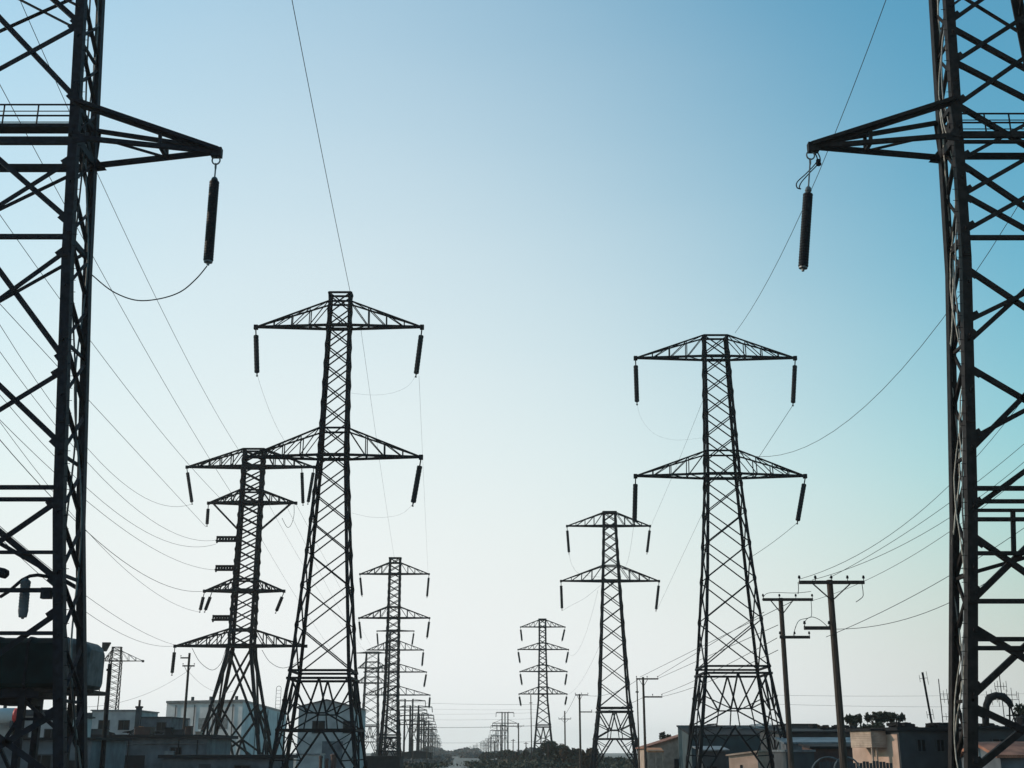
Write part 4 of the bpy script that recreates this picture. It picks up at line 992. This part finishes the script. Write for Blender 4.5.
# leaning lattice mast and TV aerials
def aerial(label, px, ytop, ybot, Y, els, lean=0, r_=.03, pole_m='steel'):
    t = at(px, ytop, Y); bz = zat(ybot, Y); root = empty('roof_aerial', (t.x, Y, bz), label, 'aerial', 'aerials on the roofs', 0); root.rotation_euler.y = lean
    H = t.z-bz; b = MB(); b.tube([(0,0,0),(0,0,H)], r_, 6); b.build('mast', M[pole_m], root)
    for (f, half, n, hor_) in els:
        b = MB(); z = H*f; b.bar((-half if hor_ < 2 else 0,0,z), (half,0,z), .03)
        for i in range(n):
            x = -half + 2*half*i/(n-1) if hor_ < 2 else half*(i+1)/n; l = .22 + .10*((i*7) % 3)
            b.bar((x,0,z-l), (x,0,z+l), .022) if hor_ else b.bar((x,-l,z+.03), (x,l,z+.03), .022)
        b.build('element', M[pole_m], root)
    return root
aerial('rough dark leaning post on the grey house roof', 927.5, 672, 733, 80, [(.9,.25,3,1),(.3,.2,2,1)], R(-5), .07)
aerial('thin aerial with stacked side elements left of the near right pylon', 938.5, 679, 733, 80, [(.72,.9,4,2),(.62,.7,3,2),(.3,1.0,4,2)], 0, .03)
aerial('spindly aerial above the dark arch', 999, 672, 730, 74, [(.75,.35,5,1),(.6,.9,7,1),(.52,1.0,6,1)], 0, .025)
# dark arch of bent pipe on the roof
ar = empty('pipe_arch', (at(1000,728,73).x, 73, zat(728,73)), 'dark knobbly arch of bent duct standing on the roof behind the near right pylon', 'duct arch')
sc = 1/ppm(700,73); pts = [(986,728),(987,716),(989,706),(993,699),(1000,696.5),(1007,698),(1012,703),(1014,708)]
b = MB(); b.tube([((x-1000)*sc, 0, (728-y)*sc) for x, y in pts], [.2,.22,.2,.24,.2,.24,.2,.17], 8); b.build('duct', M['darkroof'], ar, True)
b = MB()
for xa, xb2 in ((1012,1010),(1013,1017)): b.tube([((xa-1000)*sc,0,(706-728)*-sc), ((xb2-1000)*sc,0,0)], .05, 6)
b.bar((13*sc-.3,0,12*sc), (13*sc+.35,0,12*sc), .06); b.bar((12*sc,0,5*sc), (16*sc,0,12*sc), .04); b.build('stand', M['steel'], ar)
# hoops by the thick pole
for lb, px, rr in [('large bent pipe hoop at the foot of the thick wooden pole', 828, 1.0), ('smaller bent pipe hoop right of the thick wooden pole', 846, .7)]:
    c = at(px, 757, 70); root = empty('pipe_hoop', (c.x, 70, 0), lb, 'pipe hoop', 'bent pipe hoops'); b = MB(); z0 = c.z-rr
    b.tube([(-rr,0,0),(-rr,0,z0)] + [(-rr*math.cos(R(a)),0,z0+rr*math.sin(R(a))) for a in range(15,180,15)] + [(rr,0,z0),(rr,0,0)], .05, 6); b.build('hoop', M['galv'], root)
    b = MB(); b.bar((-rr,0,z0*.6), (rr,0,z0*.6), .05); b.build('crossbar', M['galv'], root)
# slatted fence between houses
fe = empty('board_fence', (at(865,762,72).x, 72, 0), 'board fence in front of the pink sunlit end wall', 'fence'); zf = zat(762,72)
b = MB(); x = -2.6
while x < 1.4: b.box((x,0,.05), (x+.16,.03,zf+random.uniform(-.06,.06))); x += .19
b.build('boards', M['slate'], fe); b = MB(); b.box((-2.6,.032,.6), (1.4,.09,.72)); b.box((-2.6,.032,zf-.5), (1.4,.09,zf-.38)); b.build('rail', M['slate'], fe)

# ------------------------------------------------------------------ trees and bushes
def leaves(b, c, rad, n, size, rnd, flat=1.0):
    for _ in range(n):
        while True:
            p = V((rnd.uniform(-1,1), rnd.uniform(-1,1), rnd.uniform(-1,1)))
            if .15 < p.length < 1: break
        p = V((p.x*rad[0], p.y*rad[1], p.z*rad[2])) + c
        u = V((rnd.gauss(0,1), rnd.gauss(0,1), rnd.gauss(0,1)*flat)).normalized(); v = u.orthogonal().normalized(); s = size*rnd.uniform(.5, 1.4)
        a = rnd.uniform(0, 6.28); w_ = u.cross(v); v2 = v*math.cos(a)+w_*math.sin(a); w2 = u.cross(v2)
        b.add([p-v2*s, p+w2*s*.5, p+v2*s, p-w2*s*.5], [(0,1,2,3)])
def tree(name, label, px, ytop, ybase, Y, wpx, group, mat_='leaf', cat='tree', seed=0, clumps=9, n=110, umb=False, size=.16):
    rnd = random.Random(seed); t = at(px, ytop, Y); s = ppm(ytop, Y); W = wpx/s/2; zb = zat(ybase, Y); zc = max(zb, .5)
    root = empty(name, (t.x, Y, 0), label, cat, group)
    b = MB(); lo = MB(); H = t.z
    lo.tube([(0,0,0),(.05,0,zc*.6),(0,.05,(zc+H)/2)], [.2,.15,.08], 7)
    for i in range(clumps):
        a = rnd.uniform(0, 6.28); rr = W*math.sqrt(rnd.random())*.8
        hh = (H-zc); z = zc + hh*(.55 if umb else rnd.uniform(.12, .8)) * (1 if not umb else rnd.uniform(.5,1.4)); k = rnd.uniform(.10,.24) if umb else rnd.uniform(.2,.42)
        c = V((rr*math.cos(a), rr*math.sin(a)*.7, min(z, H - hh*.22*(1-rnd.random()*.7)))); lo.tube([(0,0,zc*.8), c*.5+V((0,0,zc*.45)), c], [.07,.05,.02], 4)
        leaves(b, c, (W*k, W*k*.8, hh*(.24 if umb else .26)), n, size, rnd)
    lo.build('trunk', M['bark'], root); b.build('crown', M[mat_], root)
    return root
GT = 'umbrella trees on the skyline'
tree('umbrella_tree', 'leftmost small umbrella-crowned tree right of the thick wooden pole', 852, 713.5, 724.5, 118, 22, GT, seed=1, umb=True, n=34, size=.17, clumps=24)
tree('umbrella_tree', 'umbrella-crowned tree in the middle of the skyline group', 876, 711.5, 723, 120, 28, GT, seed=2, umb=True, n=34, size=.17, clumps=28)
tree('umbrella_tree', 'rightmost umbrella-crowned tree above the grey house', 893, 711, 722, 122, 26, GT, seed=3, umb=True, n=34, size=.17, clumps=28)
tree('bush', 'low dark bush under the umbrella-crowned trees', 866, 721, 735, 119, 34, GT, seed=4, cat='bush')
tree('bush', 'low olive bush on the skyline left of the thick wooden pole', 821, 724, 735, 130, 20, 'low bushes', seed=5, cat='bush', mat_='leaf_brown')
tree('round_tree', 'dark round tree peeping over the rusty-roofed house', 667, 730, 745, 160, 17, 'low bushes', seed=6)
tree('round_tree', 'dark round tree cut by the right edge of the picture', 1025, 703, 735, 90, 22, 'low bushes', seed=7)
GB = 'bushes by the street end'
for i, (lb, px, yt, Y, wpx, mm) in enumerate([
    ('big dark bush behind the feet of the four-armed pylon', 551, 741, 262, 34, 'leaf'), ('brown dry bush between two short poles', 573, 745, 230, 30, 'leaf_brown'),
    ('dark bush at the left foot of the four-armed pylon', 532, 749, 290, 26, 'leaf'), ('brownish low bush left of the four-armed pylon', 521, 751, 320, 18, 'leaf_brown'),
    ('dark rounded bush just left of the hazy pole with the long beam', 508, 750, 360, 24, 'leaf'), ('dark low bush under the hazy double pole', 490, 752, 420, 24, 'leaf'),
    ('brown bush at the left foot of the slim two-armed pylon', 588, 748, 205, 20, 'leaf_brown'), ('dark small bush right of the four-armed pylon', 562, 747, 240, 20, 'leaf')]):
    tree('bush', lb, px, yt, 775, Y, wpx, GB, mm, 'bush', 20+i, clumps=16, n=170, size=.3)
# distant woods as one mass
def woods(name, label, px0, px1, Y, ytop, m, n, size, seed):
    rnd = random.Random(seed); b = MB(); s = ppm(750, Y); x0, x1 = (px0-512)/s, (px1-512)/s; H = zat(ytop, Y)
    for i in range(n):
        x = rnd.uniform(x0, x1); c = V((x, Y+rnd.uniform(0, 60), rnd.uniform(.2, .8)*H*(.55+.35*math.sin(x*.11)*math.sin(x*.037+1)+.22*math.sin(x*.43+seed)*math.sin(x*.71)))); leaves(b, c, (4.5, 4, H*.2), 26, size, rnd)
    o = b.build(name, M[m]); tag(o, label, 'trees', kind='stuff'); return o
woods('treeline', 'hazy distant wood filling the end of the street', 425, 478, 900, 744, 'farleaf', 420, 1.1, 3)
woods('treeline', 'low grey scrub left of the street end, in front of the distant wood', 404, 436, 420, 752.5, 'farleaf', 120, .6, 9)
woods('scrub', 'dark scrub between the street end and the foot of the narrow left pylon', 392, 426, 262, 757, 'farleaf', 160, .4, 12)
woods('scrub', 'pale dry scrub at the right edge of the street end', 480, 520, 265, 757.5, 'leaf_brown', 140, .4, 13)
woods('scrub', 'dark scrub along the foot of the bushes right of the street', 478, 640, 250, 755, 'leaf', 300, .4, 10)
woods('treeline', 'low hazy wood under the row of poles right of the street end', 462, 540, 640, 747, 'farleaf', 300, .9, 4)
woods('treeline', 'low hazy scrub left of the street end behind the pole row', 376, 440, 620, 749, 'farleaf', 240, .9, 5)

woods('scrub', 'low dark scrub closest to the viewer right of the street end', 484, 650, 222, 760.5, 'leaf', 200, .35, 14)
woods('scrub', 'low dark scrub closest to the viewer left of the street end', 388, 422, 222, 760.5, 'leaf', 60, .35, 15)
for i, (px, yt, Y) in enumerate([(486,744,300),(494.5,741,310),(513,739,280),(526,742,270),(541,737,300),(548,743,240),(427,748,280),(413,739,260)]):
    c = at(px, yt, Y); r0 = empty('thin_pole', (c.x, Y, 0), 'thin bare pole among the dark scrub by the street end', 'pole', 'thin poles in the scrub'); b = MB(); b.tube([(0,0,0),(.02*(i%3),0,c.z)], [.16,.11], 6); b.build('pole', M['wood'], r0)
    b = MB(); b.bar((-.5,-.14,c.z-.3),(.5,-.14,c.z-.3),.1); b.build('crossarm', M['wood'], r0)

# ------------------------------------------------------------------ haze
hz = MB(); hz.box((-3050,-320,-1.2), (3050,3650,60))
hm = bpy.data.materials.new('haze'); hm.use_nodes = True; t = hm.node_tree; t.nodes.clear()
o_ = t.nodes.new('ShaderNodeOutputMaterial'); pv = t.nodes.new('ShaderNodeVolumePrincipled'); pv.inputs['Color'].default_value = (.96,.93,.91,1)
pv.inputs['Density'].default_value = .00017; pv.inputs['Anisotropy'].default_value = .35; t.links.new(pv.outputs[0], o_.inputs['Volume'])
tag(hz.build('haze', hm), kind='stuff')
